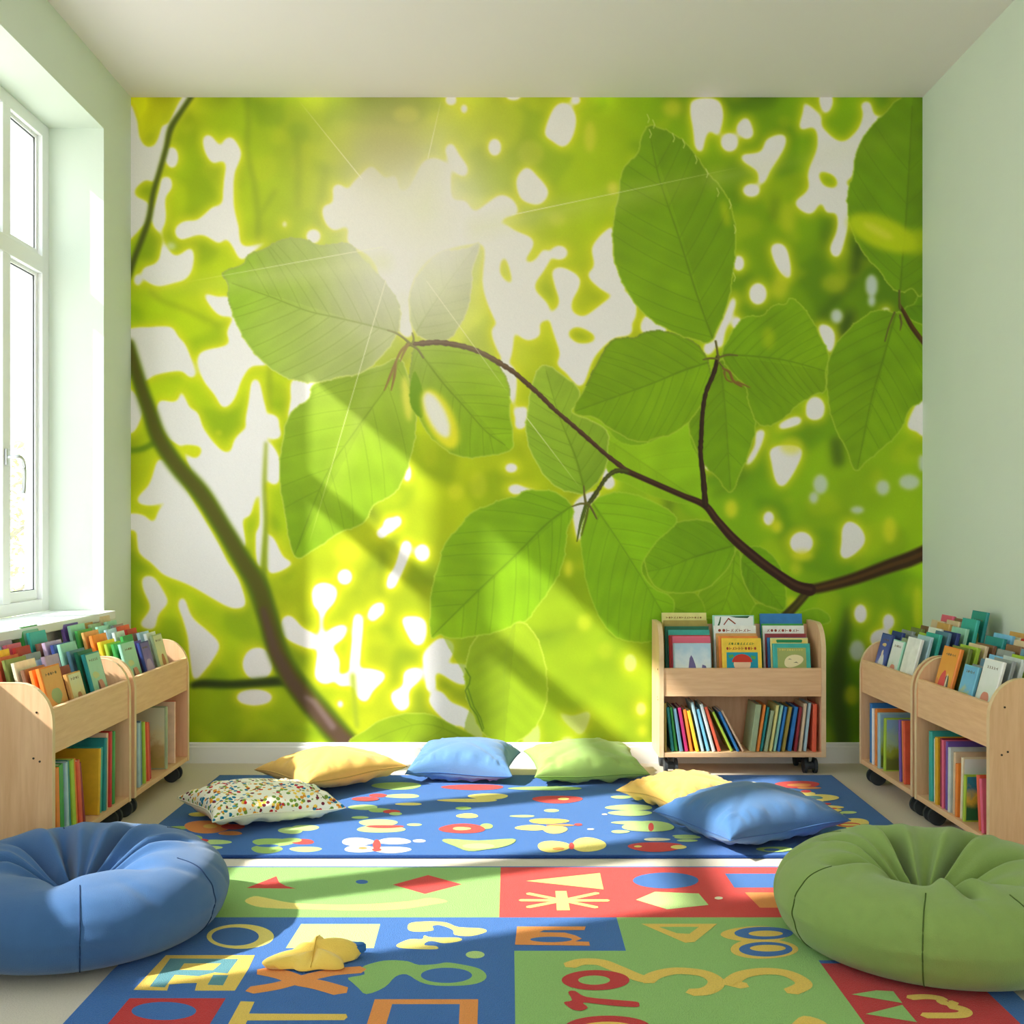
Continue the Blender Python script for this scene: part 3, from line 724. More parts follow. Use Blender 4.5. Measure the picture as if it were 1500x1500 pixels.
class Pattern:
    def __init__(s, ztop):
        s.z = ztop; s.v = []; s.f = []; s.mi = []; s.mats = []; s.k = 0
    def _m(s, c):
        if RUG[c] not in s.mats: s.mats.append(RUG[c])
        return s.mats.index(RUG[c])
    def world(s, pts, c):
        s.k += 1
        z = s.z + 0.00002 * s.k
        tri = tessellate_polygon([[Vector((p[0], p[1], 0)) for p in pts]])
        b = len(s.v); s.v += [(p[0], p[1], z) for p in pts]
        for t in tri:
            a, bb, cc_ = [Vector(s.v[b + i]) for i in t]
            n = (bb - a).cross(cc_ - a)
            t = t if n.z > 0 else t[::-1]
            s.f.append([b + i for i in t]); s.mi.append(s._m(c))
    def clip(s, pts):
        return pts
    def poly(s, cr, txt, c, smooth=0):
        ox, oy, k = RC[cr]
        p = prs(txt)
        if smooth: p = catmull(p, smooth)
        s.world([floor_pt(ox + x / k, oy + y / k, s.z) for x, y in p], c)
    def ell(s, cr, e, c, wob=0.0):
        ox, oy, k = RC[cr]; cx, cy, rx, ry = e
        s.world([floor_pt(ox + (cx + rx * cos(t) * (1 + wob * cos(3 * t + cx))) / k, oy + (cy + ry * sin(t) * (1 + wob * cos(3 * t + cx))) / k, s.z) for t in [i * 2 * pi / 36 for i in range(36)]], c)
    def stroke(s, cr, txt, w, c, smooth=5):
        ox, oy, k = RC[cr]
        p = prs(txt)
        if smooth: p = catmull(p, smooth, False)
        P = [Vector(floor_pt(ox + x / k, oy + y / k, s.z)) for x, y in p]
        L, R = [], []
        for i, q in enumerate(P):
            t = (P[min(i + 1, len(P) - 1)] - P[max(i - 1, 0)]).normalized(); n = Vector((-t.y, t.x)) * w / 2
            L.append(q + n); R.append(q - n)
        t = (P[-1] - P[-2]).normalized() * w * .35; e = [P[-1] + t]
        t = (P[0] - P[1]).normalized() * w * .35; g = [P[0] + t]
        s.world([tuple(x) for x in L + e + R[::-1] + g], c)
    def build(s, name, parent, corners, h):
        b = len(s.v); n = len(corners); c = s._m('blue')
        s.v += [(x, y, .001) for x, y in corners] + [(x, y, h) for x, y in corners]
        s.f += [list(range(b, b + n)), list(range(b + 2 * n - 1, b + n - 1, -1))]; s.mi += [c, c]
        for i in range(n):
            j = (i + 1) % n; s.f.append([b + i, b + n + i, b + n + j, b + j]); s.mi.append(c)
        me = bpy.data.meshes.new(name)
        me.from_pydata(s.v, [], s.f); me.update()
        for m in s.mats: me.materials.append(m)
        me.polygons.foreach_set('material_index', s.mi)
        o = bpy.data.objects.new(name, me); COL.objects.link(o); o.parent = parent
        return o

def rug_base(name, corners, h, parent, m):
    bm = bmesh.new()
    prism(bm, corners, 'z', 0.001, h, bev=0.003)
    return obj(name, bm, m, parent)

# ---- front rug: letters, numbers and shapes
HR = 0.011
fr = thing('alphabet_rug', 'large rug of blue, green and red blocks with letters, numbers and shapes in the foreground', 'rug')
p = Pattern(HR + .0001)
yb, yr, yg = 3.612, 3.138, 2.885
p.world([(-.932, yb), (-.026, yb), (-.027, yr), (-.966, yr)], 'green')
p.world([(-.026, yb), (1.205, yb), (1.205, yr), (-.027, yr)], 'red')
p.world([(.015, 1.76), (.80, 1.76), (.80, yr), (.31, yr), (.31, yg), (.015, yg)], 'green')
p.world([(.80, 2.82), (1.205, 2.82), (1.205, yr), (.80, yr)], 'green')
p.world([(.80, 1.76), (1.15, 1.76), (1.15, 2.80), (.80, 2.80)], 'darkred')
p.poly('H', '203,136 265,112 350,78 362,108 395,126 445,139', 'red')
p.ell('H', (767, 106, 30, 10), 'blue')
p.poly('H', '918,120 1090,73 1255,118 1075,165', 'red')
p.poly('H', '195,200 240,176 300,184 420,208 600,217 800,215 1000,200 1100,184 1185,200 1120,215 950,240 750,246 550,241 350,236 250,226', 'yellow', 3)
p.ell('K', (1320, 682, 185, 68), 'yellow'); p.ell('K', (1292, 682, 130, 50), 'blue')
p.poly('H', '470,312 857,312 825,430 395,430', 'lime')
p.poly('H', '990,325 1010,305 1100,299 1180,305 1240,327 1350,333 1375,350 1300,371 1220,365 1210,341 1150,318 1112,322 1115,343 1050,350 1000,345', 'yellow', 3)
p.poly('H', '938,412 1000,386 1060,386 1072,368 1110,377 1240,379 1248,395 1170,406 1110,395 1080,402 1075,415 1130,420 1132,435 1020,434 950,428', 'yellow', 3)
p.ell('H', (1320, 462, 46, 18), 'lime')
p.poly('H', '700,575 780,558 765,525 830,500 900,489 990,494 1045,512 1130,508 1180,500 1250,509 1340,530 1376,565 1350,595 1270,612 1130,613 1050,595 985,558 930,570 880,620 790,655 750,625 720,598', 'green', 3)
p.ell('H', (1180, 563, 125, 37), 'blue')
p.stroke('H', '285,540 380,560 470,592 560,610 665,640', .052, 'orange')
p.stroke('H', '230,635 350,615 450,588 560,560 640,545 760,535', .045, 'orange')
p.poly('K', '912,785 1400,785 1365,860 1290,980 1070,980 1082,938 1012,940 930,946 918,980 733,976', 'gold')
p.poly('K', '935,803 1310,806 1250,885 1180,880 1090,900 960,893 905,962 822,958', 'teal')
p.poly('K', '1012,830 1216,830 1170,868 985,866', 'gold')
p.poly('K', '1172,893 1255,895 1225,951 1140,948', 'teal')
p.poly('K', '712,1022 1240,1022 1130,1200 560,1200', 'darkred')
p.ell('K', (900, 1092, 178, 50), 'blue')
p.poly('H', '175,690 243,692 216,750 690,752 697,768 680,782 208,784 150,900 60,900', 'gold')
p.poly('H', '830,680 1335,680 1328,900 760,900', 'orange'); p.poly('H', '915,704 1245,704 1236,905 855,905', 'blue')
p.poly('I', '165,100 518,62 535,140', 'yellow')
p.poly('I', '305,148 358,148 375,240 312,240', 'yellow')
for t in ('175,160 340,193 500,226', '140,192 340,193 555,193', '175,225 340,193 505,158'): p.stroke('I', t, .020, 'yellow')
p.ell('I', (832, 98, 157, 38), 'blue')
p.poly('I', '690,190 780,152 990,160 1037,215 840,236', 'lime')
p.poly('I', '1115,65 1365,65 1440,132 1160,132', 'blue'); p.poly('I', '1210,155 1420,155 1430,228 1282,228', 'orange')
p.ell('I', (1085, 182, 20, 7), 'cream')
p.poly('I', '122,318 450,318 444,335 250,336 228,345 350,347 400,360 432,376 400,389 466,391 470,410 112,405', 'orange', 0)
p.ell('I', (285, 380, 100, 13), 'blue')
p.poly('I', '715,305 1078,305 970,392 925,396', 'gold'); p.poly('I', '800,320 990,320 945,353 885,350', 'green')
p.ell('I', (1260, 355, 160, 38), 'gold', .04); p.ell('I', (1300, 425, 162, 48), 'gold', .03)
p.ell('I', (1300, 350, 140, 30), 'blue'); p.ell('I', (1310, 352, 82, 14), 'gold')
p.ell('I', (1310, 427, 128, 35), 'blue'); p.ell('I', (1320, 422, 86, 16), 'gold')
p.stroke('I', '372,505 430,487 520,490 600,520 700,562 760,575', .042, 'gold')
p.stroke('I', '740,580 780,552 860,532 940,532 1020,545 1070,575 1065,605 1020,628 955,633', .042, 'gold')
p.stroke('I', '1110,580 1205,602', .04, 'gold')
p.stroke('I', '1150,578 1200,548 1300,532 1400,540 1470,570 1490,600 1430,630', .042, 'gold')
p.ell('I', (497, 575, 162, 48), 'darkred'); p.ell('I', (490, 575, 76, 22), 'green')
p.poly('I', '345,682 385,671 366,632 400,627 452,655 600,670 692,678 706,692 690,704 560,695 440,682 460,705 430,720 385,714', 'darkred', 3)
p.ell('I', (555, 800, 205, 55), 'darkred'); p.ell('I', (555, 808, 140, 34), 'gold')
p.poly('J', '228,1162 290,1120 400,1150 420,1200 210,1200', 'gold', 3)
p.poly('J', '552,1002 690,980 782,985 832,1050', 'green'); p.poly('J', '630,1110 832,1060 912,1155', 'green')
p.stroke('J', '875,1020 960,1015 1040,1025 1060,1048 1120,1050', .028, 'gold')
p.stroke('J', '1100,1068 1165,1085 1178,1105 1130,1118 955,1118', .03, 'gold')
p.build('woven_pile', fr, [(-.935, 3.622), (-1.0, 2.75), (-1.005, 1.75), (1.215, 1.75), (1.215, 3.622)][::-1], HR)

# ---- rear rug: fruit, flowers and butterflies
rr = thing('picture_rug', 'blue rug with rows of red, yellow and green fruit and flowers under the cushions', 'rug')
obj('rug_edge_binding', tube(bmesh.new(), [(-1.322, 5.0, .006), (-1.335, 3.748, .006), (1.455, 3.748, .006), (1.478, 5.0, .006)], .0065, 8, True), RUG['navy'], rr)
p = Pattern(.0121)
def E(cr, *es):
    for e, c in es: p.ell(cr, e, c, .05 if e[2] > 40 else 0)
E('N', ((255, 338, 36, 8), 'yellow'), ((190, 387, 42, 6), 'leaf'), ((290, 384, 88, 24), 'orange'), ((385, 384, 44, 10), 'red'), ((300, 382, 26, 8), 'gold'), ((375, 408, 44, 8), 'orange'),
  ((215, 428, 55, 16), 'leaf'), ((320, 441, 58, 9), 'lime'), ((290, 462, 55, 8), 'lime'), ((240, 437, 20, 10), 'orange'), ((272, 435, 22, 6), 'red'),
  ((535, 442, 80, 15), 'leaf'), ((510, 468, 58, 15), 'leaf'), ((515, 455, 40, 5), 'blue'), ((645, 440, 42, 10), 'red'), ((600, 434, 42, 8), 'leaf'), ((655, 468, 60, 10), 'lime'),
  ((600, 398, 46, 13), 'lime'), ((655, 388, 50, 11), 'lime'), ((848, 440, 60, 15), 'cream'), ((860, 467, 62, 13), 'cream'), ((985, 438, 62, 12), 'cream'), ((975, 470, 72, 12), 'cream'),
  ((920, 452, 15, 20), 'red'), ((920, 470, 18, 6), 'red'), ((868, 464, 16, 4), 'orange'), ((1078, 437, 24, 6), 'cream'), ((995, 232, 92, 14), 'leaf'), ((1015, 270, 66, 8), 'lime'), ((925, 268, 34, 7), 'red'),
  ((870, 312, 55, 10), 'lime'), ((930, 323, 42, 8), 'leaf'), ((975, 328, 32, 7), 'red'), ((1040, 300, 50, 5), 'yellow'), ((990, 336, 24, 6), 'lime'), ((858, 350, 32, 5), 'lime'),
  ((925, 370, 72, 14), 'lime'), ((935, 393, 90, 14), 'lime'), ((950, 384, 70, 6), 'red'), ((1060, 377, 28, 5), 'lime'))
E('M', ((455, 250, 155, 14), 'red'), ((430, 316, 150, 9), 'yellow'), ((530, 296, 100, 15), 'yellow'), ((405, 355, 40, 8), 'leaf'), ((425, 393, 55, 12), 'yellow'), ((520, 445, 32, 14), 'leaf'),
  ((400, 457, 115, 24), 'red'), ((396, 457, 45, 8), 'yellow'), ((820, 256, 185, 10), 'leaf'), ((875, 311, 125, 19), 'red'), ((905, 309, 28, 6), 'yellow'), ((845, 367, 38, 8), 'lime'), ((700, 395, 62, 6), 'lime'),
  ((745, 453, 80, 14), 'yellow'), ((830, 420, 100, 14), 'gold'), ((862, 462, 62, 20), 'yellow'), ((890, 440, 70, 5), 'orange'), ((978, 437, 20, 6), 'red'), ((1040, 460, 18, 4), 'cream'),
  ((855, 547, 82, 29), 'yellow'), ((1030, 538, 85, 36), 'yellow'), ((945, 545, 14, 17), 'red'), ((880, 558, 30, 7), 'orange'), ((1195, 300, 55, 8), 'lime'),
  ((1235, 352, 118, 15), 'lime'), ((1240, 380, 110, 14), 'lime'), ((1110, 386, 14, 4), 'cream'), ((1240, 428, 95, 9), 'lime'), ((1330, 447, 130, 27), 'lime'), ((1342, 450, 14, 21), 'red'), ((1188, 473, 46, 8), 'lime'),
  ((1370, 512, 66, 8), 'cream'), ((1365, 549, 138, 24), 'red'), ((1277, 547, 20, 5), 'yellow'), ((1480, 550, 40, 10), 'yellow'), ((1510, 495, 60, 7), 'lime'))
p.poly('M', '300,520 330,509 480,517 650,508 657,528 600,550 520,562 430,570 360,545', 'leaf', 3); p.ell('M', (480, 545, 80, 13), 'lime')
E('O', ((1108, 232, 84, 14), 'red'), ((1115, 234, 46, 6), 'orange'), ((1150, 245, 46, 4), 'orange'), ((910, 232, 62, 12), 'cream'), ((935, 238, 30, 5), 'teal'), ((880, 226, 30, 4), 'orange'),
  ((1120, 268, 55, 10), 'yellow'), ((1200, 282, 62, 13), 'yellow'), ((1150, 290, 62, 12), 'yellow'), ((1160, 282, 45, 7), 'teal'), ((1140, 258, 20, 5), 'red'),
  ((1195, 305, 40, 4), 'red'), ((1218, 318, 64, 7), 'yellow'), ((1215, 330, 62, 7), 'yellow'), ((1210, 323, 52, 3), 'red'), ((1230, 343, 50, 7), 'leaf'), ((1300, 338, 32, 5), 'lime'),
  ((1310, 378, 72, 18), 'yellow'), ((1340, 394, 50, 13), 'yellow'), ((1305, 385, 44, 8), 'red'), ((1305, 385, 36, 4), 'yellow'), ((1275, 443, 80, 13), 'red'), ((1020, 478, 68, 10), 'leaf'), ((1010, 480, 30, 5), 'blue'),
  ((690, 432, 50, 7), 'lime'), ((690, 445, 40, 5), 'lime'))
# red strawberries half under the patterned cushion
E('P', ((330, 1152, 28, 3), 'red'), ((535, 1171, 20, 3), 'red'))
p.build('woven_pile', rr, [(-1.322, 5.0), (-1.335, 3.748), (1.455, 3.748), (1.478, 5.0)][::-1], .012)

# ------------------------------------------------------------------ cushions
def fabric(name, rgb, **k):
    return mat(name, rgb, 0.92, bump=0.35, bscale=420, vary=0.03, vscale=30, spec=0.12, sheen=0.25)
def pillow(name, label, loc, rz, W, D, H, m_top, m_bot, m_pipe, seed, tilt=(0, 0), low=.42, wr=.010, cat='cushion', group='cushions scattered over the picture rug', pinch=.13):
    rs = random.Random(seed)
    t = thing(name, label, cat, loc, rz, group)
    t.rotation_euler = (tilt[0], tilt[1], rz)
    N = 56
    k = [(rs.uniform(0, 6.3), rs.uniform(.7, 1.3), rs.uniform(0, 6.3)) for _ in range(8)]
    def P(u, v, s):
        pu = 1 - pinch * (1 - abs(v) ** 2.2) ** 1.0 * abs(u) ** 3
        pv = 1 - pinch * (1 - abs(u) ** 2.2) ** 1.0 * abs(v) ** 3
        x, y = u * W / 2 * pu, v * D / 2 * pv
        e = max(0.0, (1 - u * u) * (1 - v * v))
        prof = e ** (.38 if s > 0 else .42)
        th = (H * (1 - low) if s > 0 else H * low)
        z = s * th * prof
        # puckers running in from the seams and a few broad dents
        ed = max(abs(u), abs(v)); band = exp(-((ed - .82) / .14) ** 2) * (1 if ed < .999 else 0)
        w = 0
        a = u if abs(v) > abs(u) else v
        for (ph, f, ph2) in k[:4]:
            w += sin(a * 13 * f + ph + (3 if abs(v) > abs(u) else 0)) ** 3
        z += s * band * w * wr * .5 * min(1, e * 8)
        z += s * wr * 1.1 * sin(u * 2.6 + k[4][0]) * sin(v * 2.2 + k[5][0]) * e
        dg = abs(abs(u) - abs(v))
        z -= s * wr * 1.3 * exp(-(dg / .10) ** 2) * ed * (1 - ed) * 2.2 * (1 if ed < 1 else 0)
        z += 0.006 * sin(3 * a + k[6][0]) * ed ** 6            # wavy seam line
        return Vector((x, y, z + H * low * .98))
    for s, m, nm in ((1, m_top, 'top_panel'), (-1, m_bot, 'bottom_panel')):
        bm = bmesh.new(); g = []
        for j in range(N + 1):
            row = []
            for i in range(N + 1):
                u = sin((i / N * 2 - 1) * pi / 2 * .985) / sin(pi / 2 * .985); v = sin((j / N * 2 - 1) * pi / 2 * .985) / sin(pi / 2 * .985)
                q = P(u, v, s)
                if s < 0: q.z = max(q.z, .0008)
                row.append(bm.verts.new(q))
            g.append(row)
        for j in range(N):
            for i in range(N):
                f = (g[j][i], g[j][i + 1], g[j + 1][i + 1], g[j + 1][i])
                bm.faces.new(f if s > 0 else f[::-1])
        obj(nm, bm, m, t, smooth=True)
    loop = []
    n = 40
    for (a0, b0, a1, b1) in ((-1, -1, 1, -1), (1, -1, 1, 1), (1, 1, -1, 1), (-1, 1, -1, -1)):
        for i in range(n):
            f = i / n; loop.append(P(a0 + (a1 - a0) * f, b0 + (b1 - b0) * f, 1))
    o = obj('seam_piping', tube(bmesh.new(), loop, .0026, 6, True), m_pipe, t, smooth=True)
    R = t.rotation_euler.to_matrix()
    lo = min((R @ v.co).z for c in t.children for v in c.data.vertices)
    t.location.z = loc[2] - lo + .0006
    return t

F_yel = fabric('mustard_yellow_cotton', (238, 188, 98)); F_yelp = fabric('mustard_piping', (205, 160, 75))
F_blu = fabric('denim_blue_cotton', (98, 136, 182)); F_blup = fabric('blue_piping', (60, 100, 155))
F_grn = fabric('sage_green_cotton', (156, 186, 100)); F_grnp = fabric('green_piping', (125, 160, 75))
F_blu2 = fabric('steel_blue_cotton', (72, 112, 160))
F_cream = fabric('cream_linen', (240, 232, 205))
# printed blossom cotton: scattered petals of red, teal, gold and green on cream
F_flor = bpy.data.materials.new('petal_print_cotton'); F_flor.use_nodes = True
n_, l_ = F_flor.node_tree.nodes, F_flor.node_tree.links
b_ = n_['Principled BSDF']; b_.inputs['Roughness'].default_value = .9; b_.inputs['Specular IOR Level'].default_value = .1
tc_ = n_.new('ShaderNodeTexCoord'); vo = n_.new('ShaderNodeTexVoronoi'); vo.inputs['Scale'].default_value = 62
vo2 = n_.new('ShaderNodeTexVoronoi'); vo2.inputs['Scale'].default_value = 15
nz_ = n_.new('ShaderNodeTexNoise'); nz_.inputs['Scale'].default_value = 9
l_.new(tc_.outputs['Object'], vo.inputs['Vector']); l_.new(tc_.outputs['Object'], vo2.inputs['Vector']); l_.new(tc_.outputs['Object'], nz_.inputs['Vector'])
cr1 = n_.new('ShaderNodeValToRGB'); cr1.color_ramp.interpolation = 'CONSTANT'
e_ = cr1.color_ramp.elements
cols_ = [(0, (196, 40, 48)), (.2, (40, 120, 150)), (.36, (226, 150, 50)), (.5, (120, 150, 60)), (.64, (120, 48, 60)), (.74, (240, 200, 80)), (.86, (86, 160, 190))]
e_[0].position = 0; e_[0].color = lin(cols_[0][1]); e_[1].position = .2; e_[1].color = lin(cols_[1][1])
for p_, c_ in cols_[2:]:
    q_ = e_.new(p_); q_.color = lin(c_)
sp_ = n_.new('ShaderNodeSeparateColor'); mxv = n_.new('ShaderNodeMath'); mxv.operation = 'MULTIPLY_ADD'; mxv.inputs[1].default_value = .45
sp2 = n_.new('ShaderNodeSeparateColor'); l_.new(vo2.outputs['Color'], sp2.inputs[0])
l_.new(vo.outputs['Color'], sp_.inputs[0]); l_.new(sp_.outputs[0], mxv.inputs[0])
sc_ = n_.new('ShaderNodeMath'); sc_.operation = 'MULTIPLY'; sc_.inputs[1].default_value = .55
l_.new(sp2.outputs[0], sc_.inputs[0]); l_.new(sc_.outputs[0], mxv.inputs[2]); l_.new(mxv.outputs[0], cr1.inputs[0])
th_ = n_.new('ShaderNodeMath'); th_.operation = 'LESS_THAN'; th_.inputs[1].default_value = .50
l_.new(vo.outputs['Distance'], th_.inputs[0])
kp_ = n_.new('ShaderNodeMath'); kp_.operation = 'GREATER_THAN'; kp_.inputs[1].default_value = .22
l_.new(sp_.outputs[1], kp_.inputs[0])
an_ = n_.new('ShaderNodeMath'); an_.operation = 'MULTIPLY'; l_.new(th_.outputs[0], an_.inputs[0]); l_.new(kp_.outputs[0], an_.inputs[1])
mc_ = n_.new('ShaderNodeMix'); mc_.data_type = 'RGBA'; mc_.inputs[6].default_value = lin((242, 236, 216))
l_.new(an_.outputs[0], mc_.inputs[0]); l_.new(cr1.outputs[0], mc_.inputs[7]); l_.new(mc_.outputs[2], b_.inputs['Base Color'])

pillow('square_cushion', 'mustard yellow cushion behind the petal-print cushion, lying by the baseboard', (-.78, 4.80, .0146), radians(40), .49, .47, .15, F_yel, F_yel, F_yelp, 1, (radians(-3), 0))
pillow('square_cushion', 'cream cushion with small multicoloured petal print at the left end of the picture rug', (-.965, 4.24, .0146), radians(33), .52, .44, .135, F_flor, F_cream, F_cream, 2, (0, radians(2)))
pillow('square_cushion', 'pale denim blue cushion in the middle of the row along the mural wall', (-.20, 4.985, .0146), radians(-6), .475, .38, .165, F_blu, F_blu, F_blup, 3, (radians(5), 0), low=.32)
pillow('square_cushion', 'sage green cushion lying between the middle blue cushion and the centre book cart', (.345, 4.97, .0146), radians(6), .51, .40, .15, F_grn, F_grn, F_grnp, 4, (radians(5), 0), low=.36)
pillow('square_cushion', 'small yellow cushion partly hidden behind the big steel blue cushion', (.715, 4.44, .0146), radians(32), .40, .38, .125, F_yel, F_yel, F_yelp, 5, (0, 0))
pillow('square_cushion', 'big steel blue cushion nearest the green bean bag', (.885, 4.00, .0146), radians(28), .55, .44, .175, F_blu2, F_blu2, F_blup, 6, (0, 0), low=.36)

# ------------------------------------------------------------------ small star-shaped soft toy
st = thing('star_toy', 'small crumpled yellow stuffed star lying on the orange X of the front rug', 'soft toy', (-.495, 2.80, HR + .003), radians(12))
bm = bmesh.new()
NR, NT = 22, 90
rings = []
arms = [(0.1, .118), (1.2, .075), (2.3, .082), (3.25, .135), (4.2, .08), (5.4, .100)]
def star_r(a):
    r = .062
    for c, l in arms:
        d = (a - c + pi) % (2 * pi) - pi
        r += (l - .062) * exp(-(d / .36) ** 2)
    return r
def star_pt(a, s):
    R = star_r(a)
    rr_ = R * s
    h = .056 * (max(0, 1 - s ** 2.4)) ** .55 * (.72 + .28 * cos(a - 1.1)) + .006 * sin(5 * a + 1) * s * (1 - s) * 4 + .010 * (R > .1) * s * s
    return Vector((rr_ * cos(a), rr_ * sin(a) * .82, h + .004 - .002 * s))
for s in range(NR):
    f = sin((s + 1) / NR * pi / 2)
    rings.append([bm.verts.new(star_pt(k * 2 * pi / NT, f)) for k in range(NT)])
c = bm.verts.new(star_pt(0, 0))
cb = bm.verts.new((0, 0, .0))
bot = [bm.verts.new((v.co.x * .92, v.co.y * .92, 0)) for v in rings[-1]]
for k in range(NT):
    k2 = (k + 1) % NT
    bm.faces.new((c, rings[0][k], rings[0][k2]))
    for s in range(NR - 1): bm.faces.new((rings[s][k], rings[s + 1][k], rings[s + 1][k2], rings[s][k2]))
    bm.faces.new((rings[-1][k], bot[k], bot[k2], rings[-1][k2])); bm.faces.new((bot[k], cb, bot[k2]))
bmesh.ops.recalc_face_normals(bm, faces=bm.faces)
obj('plush_body', bm, mat('yellow_plush', (244, 205, 96), .95, bump=.5, bscale=300, spec=.1, sheen=.4), st, smooth=True)
bm = bmesh.new()
prism(bm, catmull([(.085, .018), (.09, .042), (.104, .034), (.124, .028), (.13, .012), (.115, .0), (.092, .003)], 4), 'z', .012, .034, bev=.004)
o = obj('fabric_tag', bm, mat('blue_toy_patch', (52, 104, 170), .9, bump=.3), st); o['label'] = 'blue fabric corner'
bm = bmesh.new()
tube(bm, [star_pt(a, s) + Vector((0, 0, .0005)) for a, s in ((4.5, .95), (4.5, .6), (4.4, .3), (1.2, .1), (1.25, .5), (1.25, .92))], .0014, 6)
obj('seam', bm, mat('yellow_thread', (205, 160, 60), .9), st, smooth=True)

# ------------------------------------------------------------------ bean bags
def bean_bag(name, label, loc, R, H, rgb, seamrgb, seams, folds, rot, dimple=(0.0, 0.0), seed=1):
    t = thing(name, label, 'bean bag', loc, 0, None)
    NT, rs = 220, random.Random(seed)
    prof = [(0, 0), (.45, 0), (.70, .0), (.84, .03), (.94, .16), (.995, .38), (1.0, .56), (.955, .76), (.87, .90), (.76, .975), (.63, 1.0), (.50, .965), (.38, .87), (.27, .73), (.17, .60), (.08, .53), (0, .50)]
    P = catmull(prof, 7, False)
    M = len(P)
    wv = [(rs.randint(5, 9), rs.uniform(0, 6.3), rs.uniform(.4, 1)) for _ in range(3)] + [(rs.randint(13, 22), rs.uniform(0, 6.3), rs.uniform(.2, .45)) for _ in range(3)]
    dents = [(rs.uniform(-pi, pi), rs.uniform(.025, .07), rs.uniform(.008, .022), rs.uniform(.38, .58)) for _ in range(26)]
    def pt(f, th):
        x = f * (M - 1); i = min(int(x), M - 2); u = x - i
        r = P[i][0] * (1 - u) + P[i + 1][0] * u; z = P[i][1] * (1 - u) + P[i + 1][1] * u
        top = max(0.0, min(1.0, (f - .42) / .2)); inner = max(0.0, min(1.0, (f - .56) / .15)) * max(0.0, min(1.0, (1.0 - f) / .12))
        z0 = z
        # broad puffs between creases
        c = 0; lobe = 0
        for (a, dep, wid) in folds:
            d = (th - a + pi) % (2 * pi) - pi
            c -= dep * exp(-(d / wid) ** 2)
            lobe += dep * .45 * exp(-((abs(d) - wid * 2.4) / (wid * 1.5)) ** 2)
        z += (c + lobe) * inner
        rs_ = 0
        rl = 0
        for (n, ph, am) in wv:
            q_ = am * sin(n * th + ph + 2.2 * f); rs_ += q_
            if n < 10: rl += q_
        z += .009 * rl * top * (.5 + inner)
        r += .010 * rs_ * top * (1 - inner * .5) * .6 * min(1, r * 3)
        for (a, wd, dp, fc) in dents:
            d = (th - a + (f - fc) * 1.2 + pi) % (2 * pi) - pi
            if abs(d) < .3:
                e = dp * exp(-(d / wd) ** 2) * exp(-((f - fc) / .07) ** 2)
                r -= e * .7; z -= e * 1.2
        # gathers just below the rim and horizontal slack near the seams
        if f < .62:
            sd = min(abs((th - s + pi) % (2 * pi) - pi) for s in seams)
            sl = exp(-(sd / .22) ** 2)
            hh = max(0, min(1, z0 * 2.5)) * (1 if z0 < .95 else 0)
            r += (.0035 * sin(z0 * 30 + 3 * sd) * sl * hh)
            r -= .006 * exp(-(sd / .03) ** 2) * min(1, z0 * 4)
        out = r
        cx, cy = dimple
        w = inner * (1 - r)
        k = max(0, 1 - out)
        X = R * (out * cos(th) + cx * k * (1 if f > .55 else 0) * min(1, (f - .55) / .3 if f > .55 else 0))
        Y = R * (out * sin(th) + cy * k * (1 if f > .55 else 0) * min(1, (f - .55) / .3 if f > .55 else 0))
        tiltz = 1 + .05 * (out * sin(th)) * top
        return Vector((X, Y, max(0, H * z * tiltz)))
    bm = bmesh.new()
    fs = [(k + .0) / 110 for k in range(2, 110)]
    ring = [[bm.verts.new(pt(f, 2 * pi * k / NT)) for k in range(NT)] for f in fs]
    c0 = bm.verts.new((0, 0, 0)); q = pt(1.0, 0); 
    cx = sum((v.co for v in ring[-1]), Vector()) / NT
    c1 = bm.verts.new(cx - Vector((0, 0, .002)))
    for k in range(NT):
        k2 = (k + 1) % NT
        bm.faces.new((c0, ring[0][k2], ring[0][k]))
        for s in range(len(ring) - 1): bm.faces.new((ring[s][k], ring[s][k2], ring[s + 1][k2], ring[s + 1][k]))
        bm.faces.new((ring[-1][k], ring[-1][k2], c1))
    obj('fabric_cover', bm, fabric('twill_%d' % rgb[0], rgb), t, smooth=True)
    sm = mat('seam_thread_%d' % rgb[0], seamrgb, .9)
    for a in seams:
        pts = [pt(f, a) for f in [.12 + .46 * k / 40 for k in range(41)]]
        pts = [Vector((p.x * (1 + .0015 / R), p.y * (1 + .0015 / R), p.z)) for p in pts]
        obj('seam', tube(bmesh.new(), pts, .0017, 6), sm, t, smooth=True)
    return t
bean_bag('bean_bag', 'round denim blue bean bag on the floor in the left foreground', (-1.19, 3.035, HR + .0032), .400, .216, (66, 102, 150), (34, 58, 98),
         [-1.20, -.18, .95, 2.1, -2.3, 3.05], [(.42, .30, .07), (1.30, .34, .09), (2.15, .30, .10), (2.75, .22, .10), (-2.75, .30, .10), (-1.45, .10, .16), (-.45, .12, .14)], 0, (.06, -.22), 11)
bean_bag('bean_bag', 'round moss green bean bag in the right foreground beside the book carts', (1.15, 2.955, HR + .0032), .420, .226, (138, 162, 88), (74, 96, 40),
         [-2.0, -1.33, .1, 1.1, 2.2, -2.9], [(.80, .34, .09), (1.75, .36, .09), (2.55, .28, .09), (-3.0, .22, .09), (-1.62, .26, .08), (-.9, .10, .14), (.05, .18, .12)], 0, (-.14, -.22), 23)
